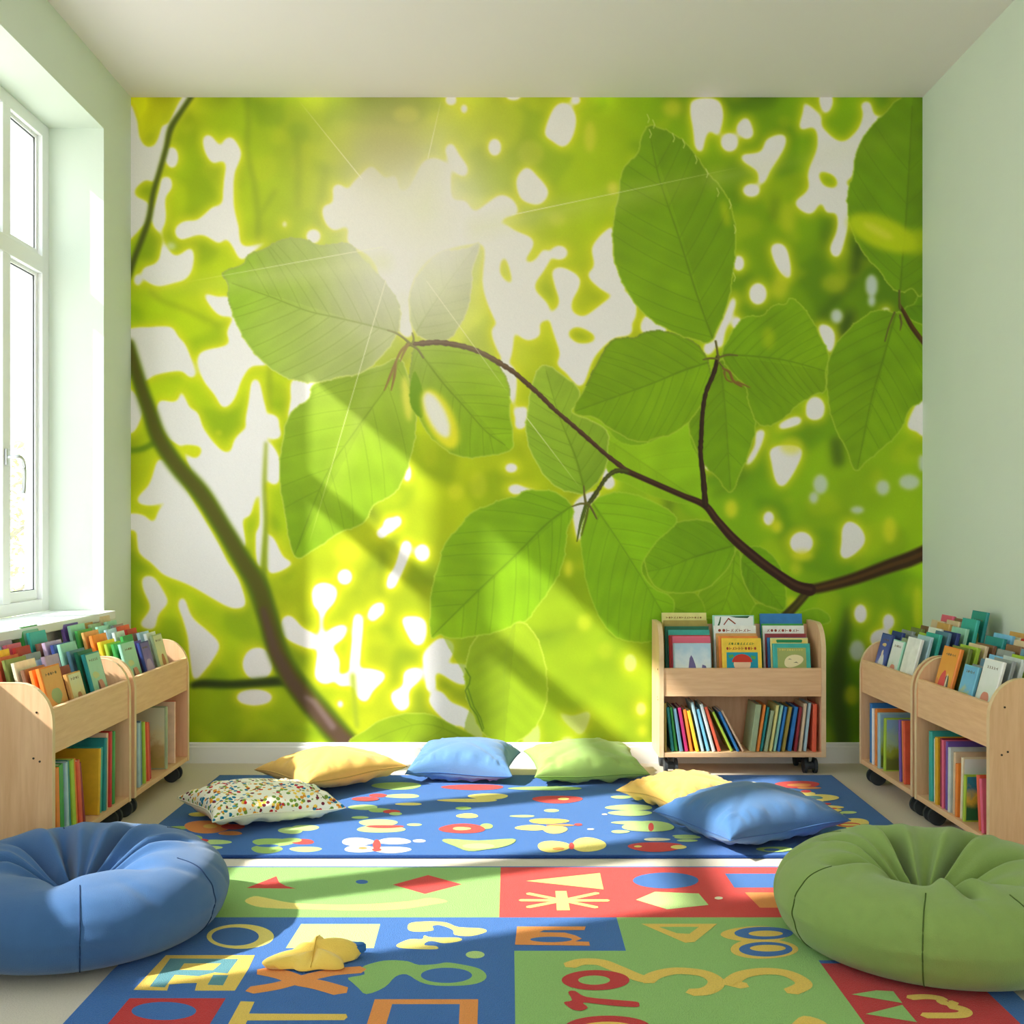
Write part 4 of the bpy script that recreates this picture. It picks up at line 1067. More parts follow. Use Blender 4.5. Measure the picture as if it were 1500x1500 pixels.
# ------------------------------------------------------------------ book carts
W_h = wood('beech_front_grain', (240, 198, 154), (226, 178, 134), (5, 5, 55))
W_v = wood('beech_side_grain', (238, 194, 152), (222, 172, 130), (40, 40, 3.5))
W_e = wood('beech_edge_banding', (236, 208, 168), (222, 188, 144), (12, 12, 12))
M_cast = mat('black_caster_plastic', (38, 42, 46), .45)
M_rub = mat('grey_rubber_tyre', (58, 62, 66), .7)
M_screw = mat('dark_screw_head', (70, 60, 50), .4, metal=.5)

def cart(label, loc, rz, L, Dp, H=.635, pt=.552, pb=.405, grp='wheeled wooden book carts'):
    """local frame: length along x from 0 to L, front face at y=0, back at y=Dp"""
    t = thing('book_cart', label, 'book cart', loc, rz, grp)
    ZB = .083; th = .02; r = .13
    def side_outline():
        o = [(0, ZB), (0, H - r)]
        for k in range(1, 9):
            a = k / 8 * pi / 2
            o.append((r * .85 * (1 - cos(a)), H - r + r * sin(a)))
        o += [(Dp, H), (Dp, ZB)]
        return o
    for x0 in (0, L - th):
        bm = prism(bmesh.new(), side_outline(), 'x', x0, x0 + th)
        s = obj('side_panel', bm, W_v, t)
        # paler edge banding along the curved front edge
        o = side_outline()[0:10] + [(Dp * .98, H)]
        bm = bmesh.new()
        A = [(p[0] - .0, p[1]) for p in o]
        for i in range(len(A) - 1):
            (y0, z0), (y1, z1) = A[i], A[i + 1]
            d = Vector((y1 - y0, z1 - z0)).normalized(); nrm = Vector((-d.y, d.x)) * .0012
            vs = []
            for xx in (x0 - .0006, x0 + th + .0006):
                vs.append([bm.verts.new((xx, y0, z0)), bm.verts.new((xx, y0 + nrm.x, z0 + nrm.y)), bm.verts.new((xx, y1 + nrm.x, z1 + nrm.y)), bm.verts.new((xx, y1, z1))])
            a, b = vs
            bm.faces.new(a[::-1]); bm.faces.new(b)
            for k in range(4): bm.faces.new((a[k], a[(k + 1) % 4], b[(k + 1) % 4], b[k]))
        obj('edge_band', bm, W_e, s)
        if True:
            for (yy, zz) in ((.05, pt - .01), (.06, pb - .01), (.04, pb - .02)):
                bm = bmesh.new(); sx = -.0008 if x0 == 0 else L + .0008
                bmesh.ops.create_cone(bm, cap_ends=True, segments=12, radius1=.0035, radius2=.0035, depth=.002, matrix=Matrix.Translation((sx, yy, zz)) @ Matrix.Rotation(pi / 2, 4, 'Y'))
                obj('screw', bm, M_screw, s)
    obj('front_panel', bbox(th, L - th, .004, .022, pb, pt, .0015), W_h, t)
    obj('back_panel', bbox(th, L - th, Dp - .014, Dp, ZB, H - .02, .001), W_v, t)
    bm = bmesh.new(); prism(bm, [(.022, pb + .004), (Dp - .014, pb + .062), (Dp - .014, pb + .074), (.022, pb + .016)], 'x', th, L - th)
    obj('tray_floor', bm, W_h, t)
    obj('bottom_shelf', bbox(th, L - th, .001, Dp - .014, ZB, ZB + .021, .0015), W_h, t)
    for cx in (.06, L - .06):
        for cy in (.05, Dp - .05):
            bm = bmesh.new(); box(bm, cx - .018, cx + .018, cy - .018, cy + .018, ZB - .006, ZB, .001)
            prism(bm, [(cy - .022, ZB - .006), (cy + .012, ZB - .006), (cy + .026, .034), (cy + .016, .026), (cy - .012, ZB - .030)], 'x', cx - .016, cx - .013)
            prism(bm, [(cy - .022, ZB - .006), (cy + .012, ZB - .006), (cy + .026, .034), (cy + .016, .026), (cy - .012, ZB - .030)], 'x', cx + .013, cx + .016)
            c = obj('caster', bm, M_cast, t)
            bm = bmesh.new()
            for s in (-1, 1):
                bmesh.ops.create_cone(bm, cap_ends=True, segments=28, radius1=.0345, radius2=.0345, depth=.014,
                                      matrix=Matrix.Translation((cx + s * .0235, cy + .004, .0345)) @ Matrix.Rotation(pi / 2, 4, 'Y'))
            bmesh.ops.create_cone(bm, cap_ends=True, segments=16, radius1=.018, radius2=.018, depth=.05, matrix=Matrix.Translation((cx, cy + .004, .0345)) @ Matrix.Rotation(pi / 2, 4, 'Y'))
            obj('wheel', bm, M_rub, c)
    return t

# ------------------------------------------------------------------ books
PAL = {'olive': (170, 150, 70), 'teal': (40, 140, 140), 'green': (70, 165, 80), 'slate blue': (100, 140, 165), 'magenta': (190, 50, 110), 'orange': (240, 140, 60),
       'yellow': (245, 205, 60), 'silver blue': (175, 205, 215), 'light blue': (120, 190, 220), 'pale grey': (205, 212, 210), 'coral': (232, 100, 72), 'lime': (175, 205, 70),
       'blue': (50, 125, 195), 'peach': (240, 200, 170), 'sage': (165, 180, 140), 'beige': (225, 200, 165), 'pale yellow': (230, 220, 140), 'maroon': (150, 50, 60),
       'mint': (160, 215, 190), 'white': (240, 240, 236), 'pink': (235, 110, 140), 'tan': (215, 165, 95), 'purple': (120, 90, 175), 'navy': (55, 70, 135), 'brown': (140, 100, 75),
       'red': (200, 50, 45), 'gold': (225, 175, 40), 'dark green': (25, 105, 75), 'turquoise': (60, 175, 165), 'cream': (240, 228, 195), 'lilac': (195, 170, 200), 'sky blue': (130, 195, 235), 'grey': (150, 155, 155), 'olive green': (125, 135, 70)}
M_page = mat('page_paper', (240, 234, 218), .9, vary=.05, vscale=200, stretch=(60, 1, 1))
def cover_mat(c): return mat('cover_' + c.replace(' ', '_'), PAL[c], .45, vary=.08, vscale=25, spec=.4)
def art_mat(kind):
    """printed cover pictures: soft procedural washes banded by height"""
    nm = 'cover_picture_' + kind
    if nm in MATS: return MATS[nm]
    bands = {'winter': [(175, 205, 225), (215, 228, 235), (230, 236, 228), (150, 160, 140)], 'meadow': [(150, 185, 215), (180, 205, 170), (170, 180, 60), (110, 120, 50)],
             'sunset': [(238, 160, 70), (240, 175, 80), (225, 100, 90), (200, 140, 90)], 'sea': [(70, 160, 190), (50, 130, 160), (235, 200, 80), (40, 110, 70)],
             'night': [(70, 90, 170), (80, 105, 190), (200, 210, 220), (60, 80, 150)], 'mintwash': [(165, 215, 190), (150, 205, 175), (225, 205, 190), (120, 180, 150)],
             'sand': [(215, 215, 180), (225, 215, 160), (200, 170, 110), (180, 160, 90)], 'orangewash': [(232, 165, 95), (225, 150, 80), (180, 175, 120), (225, 140, 80)],
             'violet': [(110, 90, 170), (140, 110, 185), (215, 180, 200), (90, 70, 140)], 'snow': [(235, 238, 238), (225, 232, 228), (205, 215, 190), (225, 190, 130)],
             'lagoon': [(60, 170, 170), (50, 150, 160), (170, 200, 110), (60, 140, 120)], 'bluewash': [(110, 180, 225), (120, 190, 230), (210, 205, 120), (140, 150, 170)],
             'jade': [(45, 150, 140), (50, 160, 145), (215, 215, 130), (60, 150, 135)], 'rose': [(230, 95, 125), (235, 120, 145), (240, 200, 210), (220, 90, 110)]}[kind]
    m = bpy.data.materials.new(nm); m.use_nodes = True
    n, l = m.node_tree.nodes, m.node_tree.links; b = n['Principled BSDF']; b.inputs['Roughness'].default_value = .4
    tc = n.new('ShaderNodeTexCoord'); sx = n.new('ShaderNodeSeparateXYZ'); nz = n.new('ShaderNodeTexNoise'); nz.inputs['Scale'].default_value = 22; nz.inputs['Detail'].default_value = 5
    l.new(tc.outputs['Object'], nz.inputs['Vector']); l.new(tc.outputs['Object'], sx.inputs[0])
    ma = n.new('ShaderNodeMath'); ma.operation = 'MULTIPLY_ADD'; ma.inputs[1].default_value = -4.2; ma.inputs[2].default_value = .78
    l.new(sx.outputs['Z'], ma.inputs[0])
    mb = n.new('ShaderNodeMath'); mb.operation = 'MULTIPLY_ADD'; mb.inputs[1].default_value = .55
    l.new(nz.outputs['Fac'], mb.inputs[0]); l.new(ma.outputs[0], mb.inputs[2])
    cr = n.new('ShaderNodeValToRGB'); es = cr.color_ramp.elements
    es[0].position = .25; es[0].color = lin(bands[0]); es[1].position = .5; es[1].color = lin(bands[1])
    for pz, cb in ((.66, bands[2]), (.85, bands[3])):
        q = es.new(pz); q.color = lin(cb)
    l.new(mb.outputs[0], cr.inputs[0]); l.new(cr.outputs[0], b.inputs['Base Color'])
    MATS[nm] = m
    return m
MESHC = {}
def book_mesh(w, h, t):
    """hardback: boards and spine (x = thickness centred, y 0..w from spine to fore edge, z 0..h); separate page block"""
    key = (round(w, 3), round(h, 3), round(t, 4))
    if key in MESHC: return MESHC[key]
    c = .0016
    bm = bmesh.new()
    ol = [(-t / 2, w), (-t / 2, .004), (-t / 2 + .003, 0), (t / 2 - .003, 0), (t / 2, .004), (t / 2, w), (t / 2 - c, w), (t / 2 - c, c + .002), (-t / 2 + c, c + .002), (-t / 2 + c, w)]
    prism(bm, ol, 'z', 0, h)
    me = bpy.data.meshes.new('book'); bm.to_mesh(me); bm.free()
    bm = bbox(-t / 2 + c, t / 2 - c, c + .003, w - .004, .004, h - .004)
    mp = bpy.data.meshes.new('page_block'); bm.to_mesh(mp); bm.free(); mp.materials.append(M_page)
    MESHC[key] = (me, mp)
    return MESHC[key]
NB = [0]
def book(label, M, w, h, t, colour, group, art=None, face=1, deco=None):
    me, mp = book_mesh(w, h, t)
    me = me.copy(); me.materials.clear(); me.materials.append(cover_mat(colour))
    o = bpy.data.objects.new('book', me); COL.objects.link(o); o.matrix_world = M
    tag(o, label, 'book', group)
    p = bpy.data.objects.new('page_block', mp); COL.objects.link(p); p.parent = o
    if art:
        x = face * (t / 2)
        a = bbox(min(x, x + face * .0005), max(x, x + face * .0005), .008, w - .004, .005, h - .005)
        obj('cover_picture', a, art_mat(art), o)
    if deco: deco(o, w, h, t, face)
    NB[0] += 1
    return o
def mark(o, name, shapes, rgb, t, face, lift=.0009):
    """small raised printed marks on the cover: shapes are lists of (y,z) outlines"""
    bm = bmesh.new(); x = face * (t / 2)
    for s in shapes:
        prism(bm, s, 'x', min(x, x + face * lift), max(x, x + face * lift))
    obj(name, bm, mat('ink_%d_%d_%d' % rgb, rgb, .6), o)
def squig(y0, y1, z, hgt, n, rs, thick=.0022):
    """a row of title-like pen marks"""
    out = []
    for k in range(n):
        a = y0 + (y1 - y0) * k / n; b = a + (y1 - y0) / n * .72
        typ = rs.randint(0, 2)
        if typ == 0: out += [[(a, z), (a + thick, z), (a + thick, z + hgt), (a, z + hgt)], [(a, z + hgt * .4), (b, z + hgt * .4), (b, z + hgt * .4 + thick), (a, z + hgt * .4 + thick)]]
        elif typ == 1: out += [[(a + (b - a) * (.5 + .5 * cos(q)), z + hgt * (.5 + .5 * sin(q))) for q in [i * pi / 4 for i in range(8)]]]
        else: out += [[(a, z), (a + thick * 1.3, z), (b, z + hgt), (b - thick, z + hgt)], [(b, z), (b - thick, z), (a + thick, z + hgt * .8), (a + thick * 2, z + hgt * .8)]]
    return out
ORD = ['first', 'second', 'third', 'fourth', 'fifth', 'sixth', 'seventh', 'eighth', 'ninth', 'tenth', 'eleventh', 'twelfth', 'thirteenth', 'fourteenth', 'fifteenth']

ZS = .1045   # top of the bottom shelves
def Rz(a): return Matrix.Rotation(a, 4, 'Z')
# ---- centre cart
CX0, CX1, CY = .697, 1.467, 5.05
cart('beech book cart standing against the mural behind the yellow cushion', (CX0, CY, 0), 0, CX1 - CX0, .262, H=.70, pt=.494, pb=.364)
def cpx(x): return (940 + x / 5.17 - VPX) * (CY + .01) / FPX
def leaners(rows, cart_name, grp, side_words):
    for i, (xb, xt, yt, wpx, colr) in enumerate(rows):
        X0 = cpx(xb); h = (1190 - yt) / 5.17 * (CY + .01) / FPX * 1.0
        th = wpx / 5.17 * CY / FPX * .95
        ang = math.atan2((xt - xb), (1190 - yt))
        h = h / max(cos(ang), .6) * .985
        lift = abs(sin(ang)) * th / 2
        M = Matrix.Translation((X0, CY + .02 + .004 * (i % 3), ZS + lift + .0005)) @ Matrix.Rotation(ang, 4, 'Y')
        book('%s book, %s from the %s in the %s lower group of the centre cart' % (colr, ORD[i] if side_words[0] == 'left' else ORD[len(rows) - 1 - i], side_words[0], side_words[1]), M, .165 if h > .2 else .15, h, th, colr, grp)
leaners([(184, 180, 815, 20, 'olive'), (240, 200, 850, 24, 'teal'), (268, 226, 850, 22, 'green'), (305, 252, 860, 28, 'slate blue'), (345, 288, 855, 28, 'magenta'), (382, 328, 870, 26, 'orange'), (427, 358, 878, 26, 'yellow'),
         (468, 386, 815, 24, 'silver blue'), (510, 429, 868, 24, 'light blue'), (552, 454, 828, 24, 'pale grey'), (594, 488, 850, 27, 'coral'), (690, 545, 890, 20, 'lime'), (735, 590, 886, 20, 'blue'), (775, 610, 880, 16, 'peach')],
        'centre', 'books leaning on the centre cart lower shelf', ('left', 'left'))
leaners([(845, 892, 830, 46, 'sage'), (885, 940, 832, 24, 'orange'), (912, 968, 850, 22, 'teal'), (945, 1000, 878, 26, 'sage'), (982, 1040, 836, 24, 'pale yellow'), (1014, 1074, 838, 22, 'mint'), (1044, 1102, 848, 20, 'blue'),
         (1078, 1136, 850, 28, 'olive'), (1128, 1182, 850, 32, 'blue'), (1170, 1214, 850, 22, 'maroon'), (1207, 1250, 822, 26, 'beige'), (1245, 1284, 820, 24, 'silver blue'), (1313, 1320, 825, 32, 'coral')],
        'centre', 'books leaning on the centre cart lower shelf', ('right', 'right'))

def deco_yellow(o, w, h, t, f):
    rs = random.Random(5)
    mark(o, 'title', squig(.03, w - .03, h - .032, .012, 9, rs), (110, 130, 50), t, f)
    mark(o, 'title', squig(.02, w - .02, h - .055, .014, 10, rs), (170, 60, 40), t, f)
    mark(o, 'picture_panel', [[(.02, .02), (w - .018, .02), (w - .018, h - .066), (.02, h - .066)]], (30, 150, 175), t, f, .0007)
    c = [(.5 * w + .040 * cos(q), h - .12 + .036 * sin(q)) for q in [i * pi / 10 for i in range(20)]]
    mark(o, 'printed_face', [c], (240, 200, 165), t, f, .0009)
    cap = [(.5 * w + .047 * cos(q), h - .112 + .038 * sin(q)) for q in [i * pi / 10 for i in range(11)]]
    mark(o, 'printed_cap', [cap], (205, 60, 40), t, f, .0011)
    mark(o, 'printed_leaves', [[(.028, h - .08), (.05, h - .075), (.055, h - .088), (.035, h - .094)], [(w - .05, h - .08), (w - .028, h - .085), (w - .03, h - .1), (w - .048, h - .095)]], (90, 165, 80), t, f, .0009)
def deco_title(rgb, n=9, dz=.03, hh=.012):
    def d(o, w, h, t, f):
        mark(o, 'title', squig(.02, w - .02, h - dz, hh, n, random.Random(int(h * 1000))), rgb, t, f)
    return d
def deco_winter(o, w, h, t, f):
    bx, bz = .45 * w, h - .10
    mark(o, 'printed_figure', [[(bx - .012, bz - .04), (bx + .03, bz - .04), (bx + .022, bz), (bx + .012, bz + .03), (bx + .004, bz + .044), (bx - .004, bz + .03), (bx - .008, bz)],
                               [(bx + .05, bz - .03), (bx + .08, bz - .035), (bx + .07, bz - .005), (bx + .055, bz)]], (110, 100, 150), t, f)
    mark(o, 'printed_heart', [[(bx - .002, bz - .055), (bx + .018, bz - .055), (bx + .016, bz - .042), (bx + .002, bz - .042)]], (200, 50, 50), t, f, .0011)
    mark(o, 'printed_bushes', squig(.012, bx - .02, bz - .05, .024, 4, random.Random(2)) + squig(bx + .07, w - .01, bz - .05, .02, 3, random.Random(3)), (110, 120, 95), t, f)
def deco_hills(o, w, h, t, f):
    rs = random.Random(9)
    mark(o, 'printed_roof', [[(.05, h - .045), (.075, h - .012), (.11, h - .04), (.106, h - .044), (.075, h - .02), (.054, h - .048)]], (150, 60, 40), t, f)
    mark(o, 'printed_tree', [[(.022, h - .05), (.03, h - .03), (.036, h - .008), (.04, h - .01), (.036, h - .035), (.03, h - .052)], [(.08, h - .006), (w - .02, h - .004), (w - .03, h - .014), (.11, h - .012)]], (45, 90, 60), t, f)
    mark(o, 'printed_grass', squig(.015, w - .02, h - .06, .008, 7, rs), (60, 60, 50), t, f)
def deco_frame(o, w, h, t, f):
    mark(o, 'picture_panel', [[(.02, .02), (w - .02, .02), (w - .02, h - .02), (.02, h - .02)]], (165, 175, 105), t, f, .0007)
    mark(o, 'title', squig(.03, w - .03, h - .034, .009, 10, random.Random(4)), (225, 205, 110), t, f)
    c = [(.5 * w + .045 * cos(q) * (1 + .2 * cos(q)), h - .082 + .030 * sin(q + .3)) for q in [i * pi / 10 for i in range(20)]]
    mark(o, 'printed_shape', [c], (240, 226, 180), t, f, .0009)
    mark(o, 'printed_lines', [[(.5 * w - .02, h - .075), (.5 * w - .01, h - .07), (.5 * w, h - .076), (.5 * w - .01, h - .073)], [(.5 * w + .005, h - .09), (.5 * w + .02, h - .085), (.5 * w + .03, h - .092), (.5 * w + .02, h - .089)]], (70, 70, 60), t, f, .0012)
def deco_band(o, w, h, t, f):
    mark(o, 'printed_banner', [[(.02, h - .022), (w - .02, h - .022), (w - .03, h - .008), (.03, h - .008)]], (40, 140, 90), t, f, .0008)
    for y in (.018, w - .018):
        mark(o, 'printed_flower', [[(y + .012 * cos(q), h - .022 + .011 * sin(q)) for q in [i * pi / 5 for i in range(10)]]], (240, 215, 120), t, f, .0010)
    mark(o, 'title', squig(.03, w - .03, h - .036, .007, 8, random.Random(8)), (60, 60, 60), t, f)

# display stacks in the centre cart tray: (left px, right px, top px, colour, picture, marks), back to front
def blobs_deco(*bl):
    def d(o, w, h, t, f):
        for i, (cy, cz, ry, rz, rgb) in enumerate(bl):
            pts = [(cy * w + ry * w * cos(q) * (1 + .12 * cos(2 * q + i)), cz * h + rz * h * sin(q) * (1 + .12 * sin(3 * q + i))) for q in [k * pi / 9 for k in range(18)]]
            mark(o, 'printed_figure', [pts], rgb, t, f, .0008 + .0002 * i)
        if bl and bl[0][1] < .75: mark(o, 'title', squig(.2 * w, .8 * w, h * .87, .010, 5, random.Random(int(w * 999))), (120, 100, 80), t, f)
    return d
SIDE_DECO = {'orangewash': blobs_deco((.5, .58, .24, .11, (170, 185, 130)), (.5, .3, .1, .12, (200, 130, 80))),
             'sand': blobs_deco((.55, .5, .16, .16, (190, 130, 90)), (.3, .28, .1, .1, (140, 140, 60)), (.72, .3, .1, .1, (150, 120, 70))),
             'mintwash': blobs_deco((.6, .4, .2, .2, (215, 150, 135)), (.45, .34, .07, .24, (120, 90, 90)), (.4, .66, .22, .05, (200, 210, 150))),
             'violet': blobs_deco((.5, .5, .3, .2, (190, 165, 205)), (.5, .36, .2, .06, (230, 190, 190))),
             'sunset': blobs_deco((.35, .36, .14, .26, (90, 100, 90)), (.62, .36, .2, .3, (225, 90, 90)), (.36, .36, .05, .24, (225, 215, 190))),
             'bluewash': blobs_deco((.5, .32, .42, .24, (200, 205, 120)), (.7, .3, .16, .16, (140, 145, 175))),
             'night': blobs_deco((.45, .4, .22, .26, (225, 225, 225)), (.5, .64, .08, .07, (235, 215, 200)), (.5, .8, .2, .03, (220, 190, 130))),
             'snow': blobs_deco((.5, .46, .2, .1, (225, 150, 130)), (.4, .22, .12, .12, (215, 190, 90)), (.65, .2, .08, .1, (150, 165, 90))),
             'jade': blobs_deco((.5, .6, .28, .16, (225, 220, 130)), (.5, .4, .18, .14, (215, 190, 110))),
             'rose': blobs_deco((.5, .55, .3, .14, (245, 190, 205)))}
stacks = [
    ('left', [(160, 498, 93, 'pale yellow', None, deco_title((150, 110, 50), 14, .028, .009)), (172, 505, 150, 'olive', None, None), (180, 515, 195, 'dark green', None, None), (205, 522, 222, 'turquoise', None, None), (212, 525, 262, 'red', None, None), (236, 528, 270, 'pink', 'rose', None), (244, 530, 322, 'silver blue', 'winter', deco_winter)]),
    ('middle', [(548, 862, 112, 'mint', 'snow', deco_hills), (555, 875, 190, 'white', None, deco_title((150, 60, 40), 8, .03, .014)), (572, 880, 248, 'tan', None, None), (590, 890, 268, 'orange', None, None), (615, 914, 285, 'yellow', None, deco_yellow)]),
    ('right', [(908, 1226, 100, 'blue', None, None), (918, 1236, 175, 'green', None, None), (926, 1240, 190, 'white', None, deco_title((150, 60, 50), 9, .03, .013)), (945, 1255, 250, 'maroon', None, None), (960, 1268, 280, 'blue', None, None), (985, 1270, 283, 'pale yellow', None, deco_band), (1002, 1284, 325, 'turquoise', None, deco_frame)])]
for nm, rows in stacks:
    n = len(rows)
    for i, (xa, xb, yt, colr, art, deco) in enumerate(rows):
        k = n - 1 - i                       # 0 = front-most
        Yt = CY + .035 + .028 * k
        x0 = (940 + xa / 5.17 - VPX) * Yt / FPX; x1 = (940 + xb / 5.17 - VPX) * Yt / FPX
        zt = CAMH - (880 + yt / 5.17 - VPY) * (Yt + .03) / FPX
        zb = .395 + .012 * k
        lean = radians(9)
        h = (zt - zb) / cos(lean)
        M = Matrix.Translation((x0, Yt, zb)) @ Matrix.Rotation(-lean, 4, 'X') @ Rz(-pi / 2)
        book('%s picture book, %s from the front, %s stack of the centre cart tray' % (colr, ORD[k], nm), M, x1 - x0, h, .013 if k % 2 else .017, colr, 'picture books in the centre cart tray', art, 1, deco)

# ---- side carts
FXL, FXR = -1.46, 1.585
side = [('near left', 1, FXL, 3.495, 4.222, .372), ('far left', 1, FXL, 4.262, 4.99, .372), ('near right', -1, FXR, 3.60, 4.262, .40), ('far right', -1, FXR, 4.285, 4.93, .40)]
lab = {'near left': 'beech book cart under the window sill, right behind the blue bean bag', 'far left': 'beech book cart in the left back corner by the mural',
       'near right': 'beech book cart at the right edge behind the green bean bag', 'far right': 'beech book cart in the right back corner by the mural'}
for nm, sg, fx, y0, y1, dp in side:
    if sg > 0: cart(lab[nm], (fx, y0, 0), pi / 2, y1 - y0, dp)
    else: cart(lab[nm], (fx, y1, 0), -pi / 2, y1 - y0, dp)

# lower shelves: (spine y, thickness, height, width, colour, lean degrees along the row)
low = {
 'near left': [(3.545, .030, .245, .17, 'orange', 3), (3.588, .034, .248, .17, 'green', 3), (3.626, .018, .248, .165, 'silver blue', 4), (3.652, .022, .248, .165, 'teal', 5), (3.684, .022, .248, .165, 'lime', 6), (3.713, .014, .246, .16, 'orange', 6),
               (3.741, .022, .235, .16, 'coral', 8), (3.776, .022, .222, .15, 'maroon', 11), (3.925, .014, .235, .27, 'gold', -3), (3.952, .020, .235, .25, 'turquoise', -3), (3.986, .022, .262, .27, 'teal', -2), (4.016, .014, .276, .27, 'peach', -1), (4.040, .020, .278, .27, 'red', -1), (4.085, .020, .27, .22, 'green', -1)],
 'far left': [(4.325, .022, .255, .20, 'silver blue', 2), (4.358, .022, .258, .17, 'slate blue', 3), (4.390, .014, .25, .16, 'lime', 3), (4.414, .014, .248, .16, 'orange', 4), (4.438, .018, .242, .16, 'coral', 5), (4.470, .018, .236, .15, 'red', 6),
              (4.70, .018, .268, .26, 'sage', 0), (4.722, .014, .262, .26, 'pale grey', 0), (4.82, .012, .27, .25, 'peach', 0), (4.838, .014, .27, .24, 'coral', 0)],
 'near right': [(4.135, .026, .262, .24, 'turquoise', 0), (4.105, .012, .24, .22, 'white', 0), (4.078, .024, .25, .24, 'gold', 0), (4.045, .016, .252, .23, 'maroon', 0), (4.020, .012, .25, .23, 'pink', 0), (3.996, .016, .25, .25, 'purple', 1), (3.962, .018, .235, .24, 'pale grey', 1), (3.932, .014, .225, .23, 'beige', 2),
                (3.900, .016, .19, .20, 'orange', 2), (3.868, .012, .22, .22, 'cream', 3), (3.835, .014, .165, .2, 'lime', 4), (3.71, .020, .185, .18, 'coral', -6), (3.680, .014, .18, .18, 'pink', -6)],
 'far right': [(4.83, .024, .262, .26, 'blue', 0), (4.792, .014, .245, .25, 'white', 0), (4.763, .022, .248, .26, 'orange', 0), (4.715, .022, .238, .26, 'silver blue', 0), (4.660, .018, .225, .25, 'lime', 2), (4.455, .014, .25, .22, 'purple', -3), (4.430, .014, .25, .22, 'orange', -3), (4.405, .014, .252, .22, 'coral', -3)]}
lowart = {('near right', 9): 'snow', ('near right', 10): 'sea', ('far right', 3): 'meadow', ('far right', 4): 'meadow', ('near left', 8): None, ('far left', 6): 'sand'}
for nm, sg, fx, y0, y1, dp in side:
    rows = sorted(enumerate(low[nm]), key=lambda r: r[1][0])
    for rank, (idx, (y, t, h, w, colr, ln)) in enumerate(rows):
        ln = radians(ln)
        xx = fx - sg * .010 - sg * .005 * (rank % 2)
        if nm == 'near left' and idx < 8: y += .026
        if nm == 'far left' and idx < 6: y += .034
        h = min(h, .29)
        T0 = Matrix.Translation((xx, y, ZS + .0006 + abs(sin(ln)) * t / 2)) @ Matrix.Rotation(ln, 4, 'X')
        M = T0 @ Rz(sg * pi / 2)
        # cover picture faces the camera (towards -y): local x sign
        book('%s book, %s from the near end, %s cart lower shelf' % (colr, ORD[rank], nm), M, w, h, t, colr, 'upright books on the side cart shelves', lowart.get((nm, idx)), -1 if sg > 0 else 1)

# top trays of the side carts: columns of face-out books, front to back
tray = {
 'near left': [(3.60, .155, [('orange', 'orangewash', 'orangewash', .245), ('orange', None, None, .232), ('brown', None, None, .228), ('cream', None, None, .246), ('olive green', None, None, .25), ('coral', None, None, .25), ('yellow', None, None, .262), ('sky blue', None, None, .262), ('blue', None, None, .285)]),
               (3.79, .115, [('tan', 'sand', None, .20), ('maroon', None, None, .215), ('lilac', None, None, .25), ('silver blue', None, None, .23), ('grey', None, None, .245), ('red', None, None, .262), ('pink', None, None, .265), ('lilac', None, None, .27)]),
               (3.985, .14, [('teal', 'mintwash', None, .25), ('dark green', None, None, .252), ('slate blue', None, None, .25), ('mint', None, None, .27), ('navy', None, None, .262), ('lilac', None, None, .265), ('brown', None, None, .255), ('turquoise', None, None, .29), ('green', 'mintwash', None, .305)])],
 'far left': [(4.355, .15, [('mint', 'mintwash', None, .25), ('green', None, None, .245), ('lime', None, None, .24), ('yellow', None, None, .242), ('orange', None, None, .262), ('tan', None, None, .27), ('green', None, None, .27), ('mint', None, None, .285), ('purple', None, None, .285)]),
              (4.565, .11, [('navy', 'violet', None, .235), ('purple', None, None, .23), ('green', None, None, .25), ('pale grey', None, None, .26), ('silver blue', None, None, .265), ('mint', None, None, .272), ('sage', None, None, .275), ('tan', None, None, .29)]),
              (4.745, .12, [('sage', 'sand', None, .25), ('white', None, None, .252), ('silver blue', None, None, .25), ('brown', None, None, .24), ('red', None, None, .252), ('coral', None, None, .262), ('grey', None, None, .26), ('mint', None, None, .27), ('beige', None, None, .30)])],
 'near right': [(4.045, .15, [('orange', 'sunset', None, .262), ('olive green', None, None, .258), ('lime', None, None, .255), ('beige', None, None, .255), ('brown', None, None, .25), ('teal', None, None, .27), ('sky blue', None, None, .275), ('cream', None, None, .262), ('tan', None, None, .268)]),
                (3.865, .115, [('light blue', 'bluewash', None, .215), ('grey', None, None, .21), ('slate blue', None, None, .225), ('sky blue', None, None, .235), ('grey', None, None, .25), ('brown', None, None, .262), ('beige', None, None, .272), ('red', None, None, .27), ('teal', None, None, .285), ('white', 'snow', None, .315)]),
                (3.69, .14, [('white', 'snow', None, .255), ('grey', None, None, .252), ('pale grey', None, None, .252), ('lime', None, None, .25), ('slate blue', None, None, .262), ('mint', None, None, .28), ('pale yellow', None, None, .28), ('yellow', None, None, .30), ('gold', None, None, .32)])],
 'far right': [(4.755, .125, [('navy', 'night', None, .25), ('navy', None, None, .252), ('grey', None, None, .25), ('olive green', None, None, .252), ('brown', None, None, .252), ('beige', None, None, .27), ('pink', 'rose', None, .285)]),
               (4.60, .13, [('mint', 'snow', None, .235), ('sage', None, None, .235), ('grey', None, None, .24), ('lime', None, None, .245), ('white', None, None, .262), ('tan', None, None, .275), ('beige', None, None, .28), ('brown', None, None, .28)]),
               (4.43, .14, [('white', None, None, .262), ('silver blue', None, None, .265), ('turquoise', None, None, .268), ('slate blue', None, None, .268), ('navy', None, None, .26), ('mint', None, None, .27), ('turquoise', None, None, .30), ('teal', 'jade', None, .325)])]}
colnames = {1: ['near', 'middle', 'far'], -1: ['far', 'middle', 'near']}
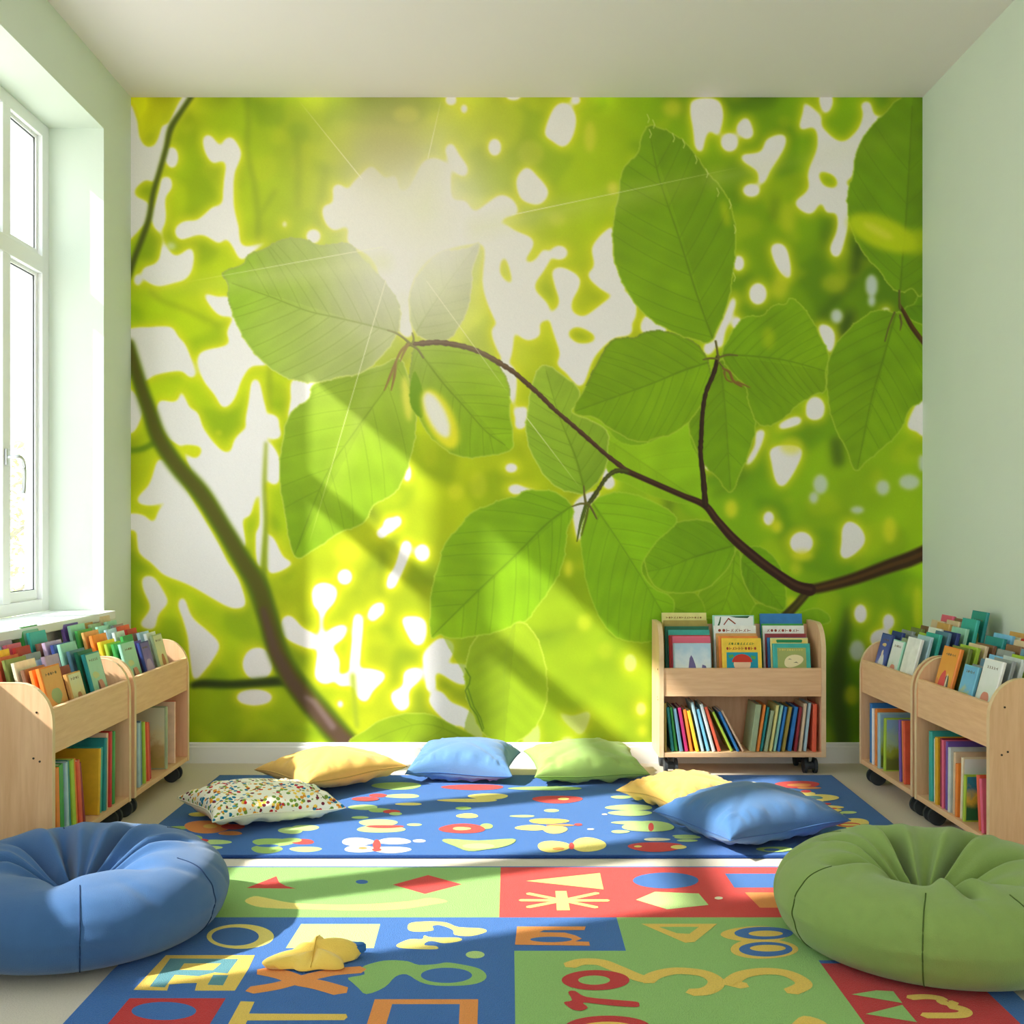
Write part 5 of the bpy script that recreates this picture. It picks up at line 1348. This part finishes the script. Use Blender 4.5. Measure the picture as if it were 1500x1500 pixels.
for nm, sg, fx, y0, y1, dp in side:
    for ci, (yy, wd, rows) in enumerate(tray[nm]):
        n = len(rows)
        rs = random.Random(hash_ := sum(map(ord, nm)) + ci)
        for k, (colr, art, _, h) in enumerate(rows):
            off = .030 + (dp - .125) * k / max(n - 1, 1) * (1 if n > 6 else .8)
            th = .013 + .003 * rs.random() if n > 7 else .016
            lean = radians(15 - k * .4)
            zb = .424 + off * .16
            jit = .004 * rs.uniform(-1, 1) + .003 * k
            # the back boards lean further from the front; top swings toward the wall
            M = Matrix.Translation((fx - sg * off, yy + jit, zb + .003)) @ Matrix.Rotation(-sg * lean, 4, 'Y')
            dec = None
            f = sg
            if art in ('sunset', 'snow', 'bluewash') : dec = deco_title((150, 90, 80), 5, .05, .016)
            if art == 'night': dec = deco_title((220, 220, 225), 4, .1, .03)
            if art == 'mintwash' and k > 5: dec = deco_title((235, 240, 225), 3, .05, .03)
            if art == 'jade': dec = deco_title((230, 225, 130), 4, .085, .035)
            if art in SIDE_DECO and k in (0, n - 1): dec = SIDE_DECO[art]
            book('%s picture book, %s from the front, %s column, %s cart tray' % (colr, ORD[k], colnames[sg][ci], nm), M, wd, h, th, colr, 'picture books in the side cart trays', art, f, dec)
print('books', NB[0])

# ------------------------------------------------------------------ tree in the garden, glimpsed through the window
gt = thing('garden_tree', 'leafy garden tree outside, faintly visible through the left window', 'tree', (-5.75, 12.2, -.6))
rs = random.Random(4)
bm = bmesh.new()
tube(bm, [(0, 0, 0), (.05, .02, .8), (-.03, .05, 1.6), (.04, 0, 2.5)], [.11, .085, .06, .02], 10)
for k in range(7):
    a = k * 2.4; z = .9 + k * .22
    tube(bm, [(0, .02, z), (.35 * cos(a), .35 * sin(a), z + .25), (.75 * cos(a), .75 * sin(a), z + .4)], [.035, .022, .01], 6)
obj('trunk', bm, mat('grey_bark', (150, 140, 125), .9, bump=.5, bscale=20), gt)
bm = bmesh.new()
for k in range(1500):
    a = rs.uniform(0, 2 * pi); u = rs.uniform(-1, 1); r = rs.uniform(.35, 1) ** .5
    c = Vector((r * .95 * sqrt(1 - u * u) * cos(a), r * .95 * sqrt(1 - u * u) * sin(a), 1.75 + r * u * 1.15))
    d = Vector((rs.gauss(0, 1), rs.gauss(0, 1), rs.gauss(0, .6))).normalized(); e = d.cross(Vector((rs.gauss(0, 1), rs.gauss(0, 1), rs.gauss(0, 1)))).normalized()
    n = d.cross(e) * .006
    v = [bm.verts.new(c + d * .05), bm.verts.new(c + e * .024 + n), bm.verts.new(c - d * .05), bm.verts.new(c - e * .024 + n)]
    bm.faces.new(v)
o = obj('foliage', bm, mat('sunlit_leaves', (190, 220, 130), .7), gt)
o['kind'] = 'stuff'
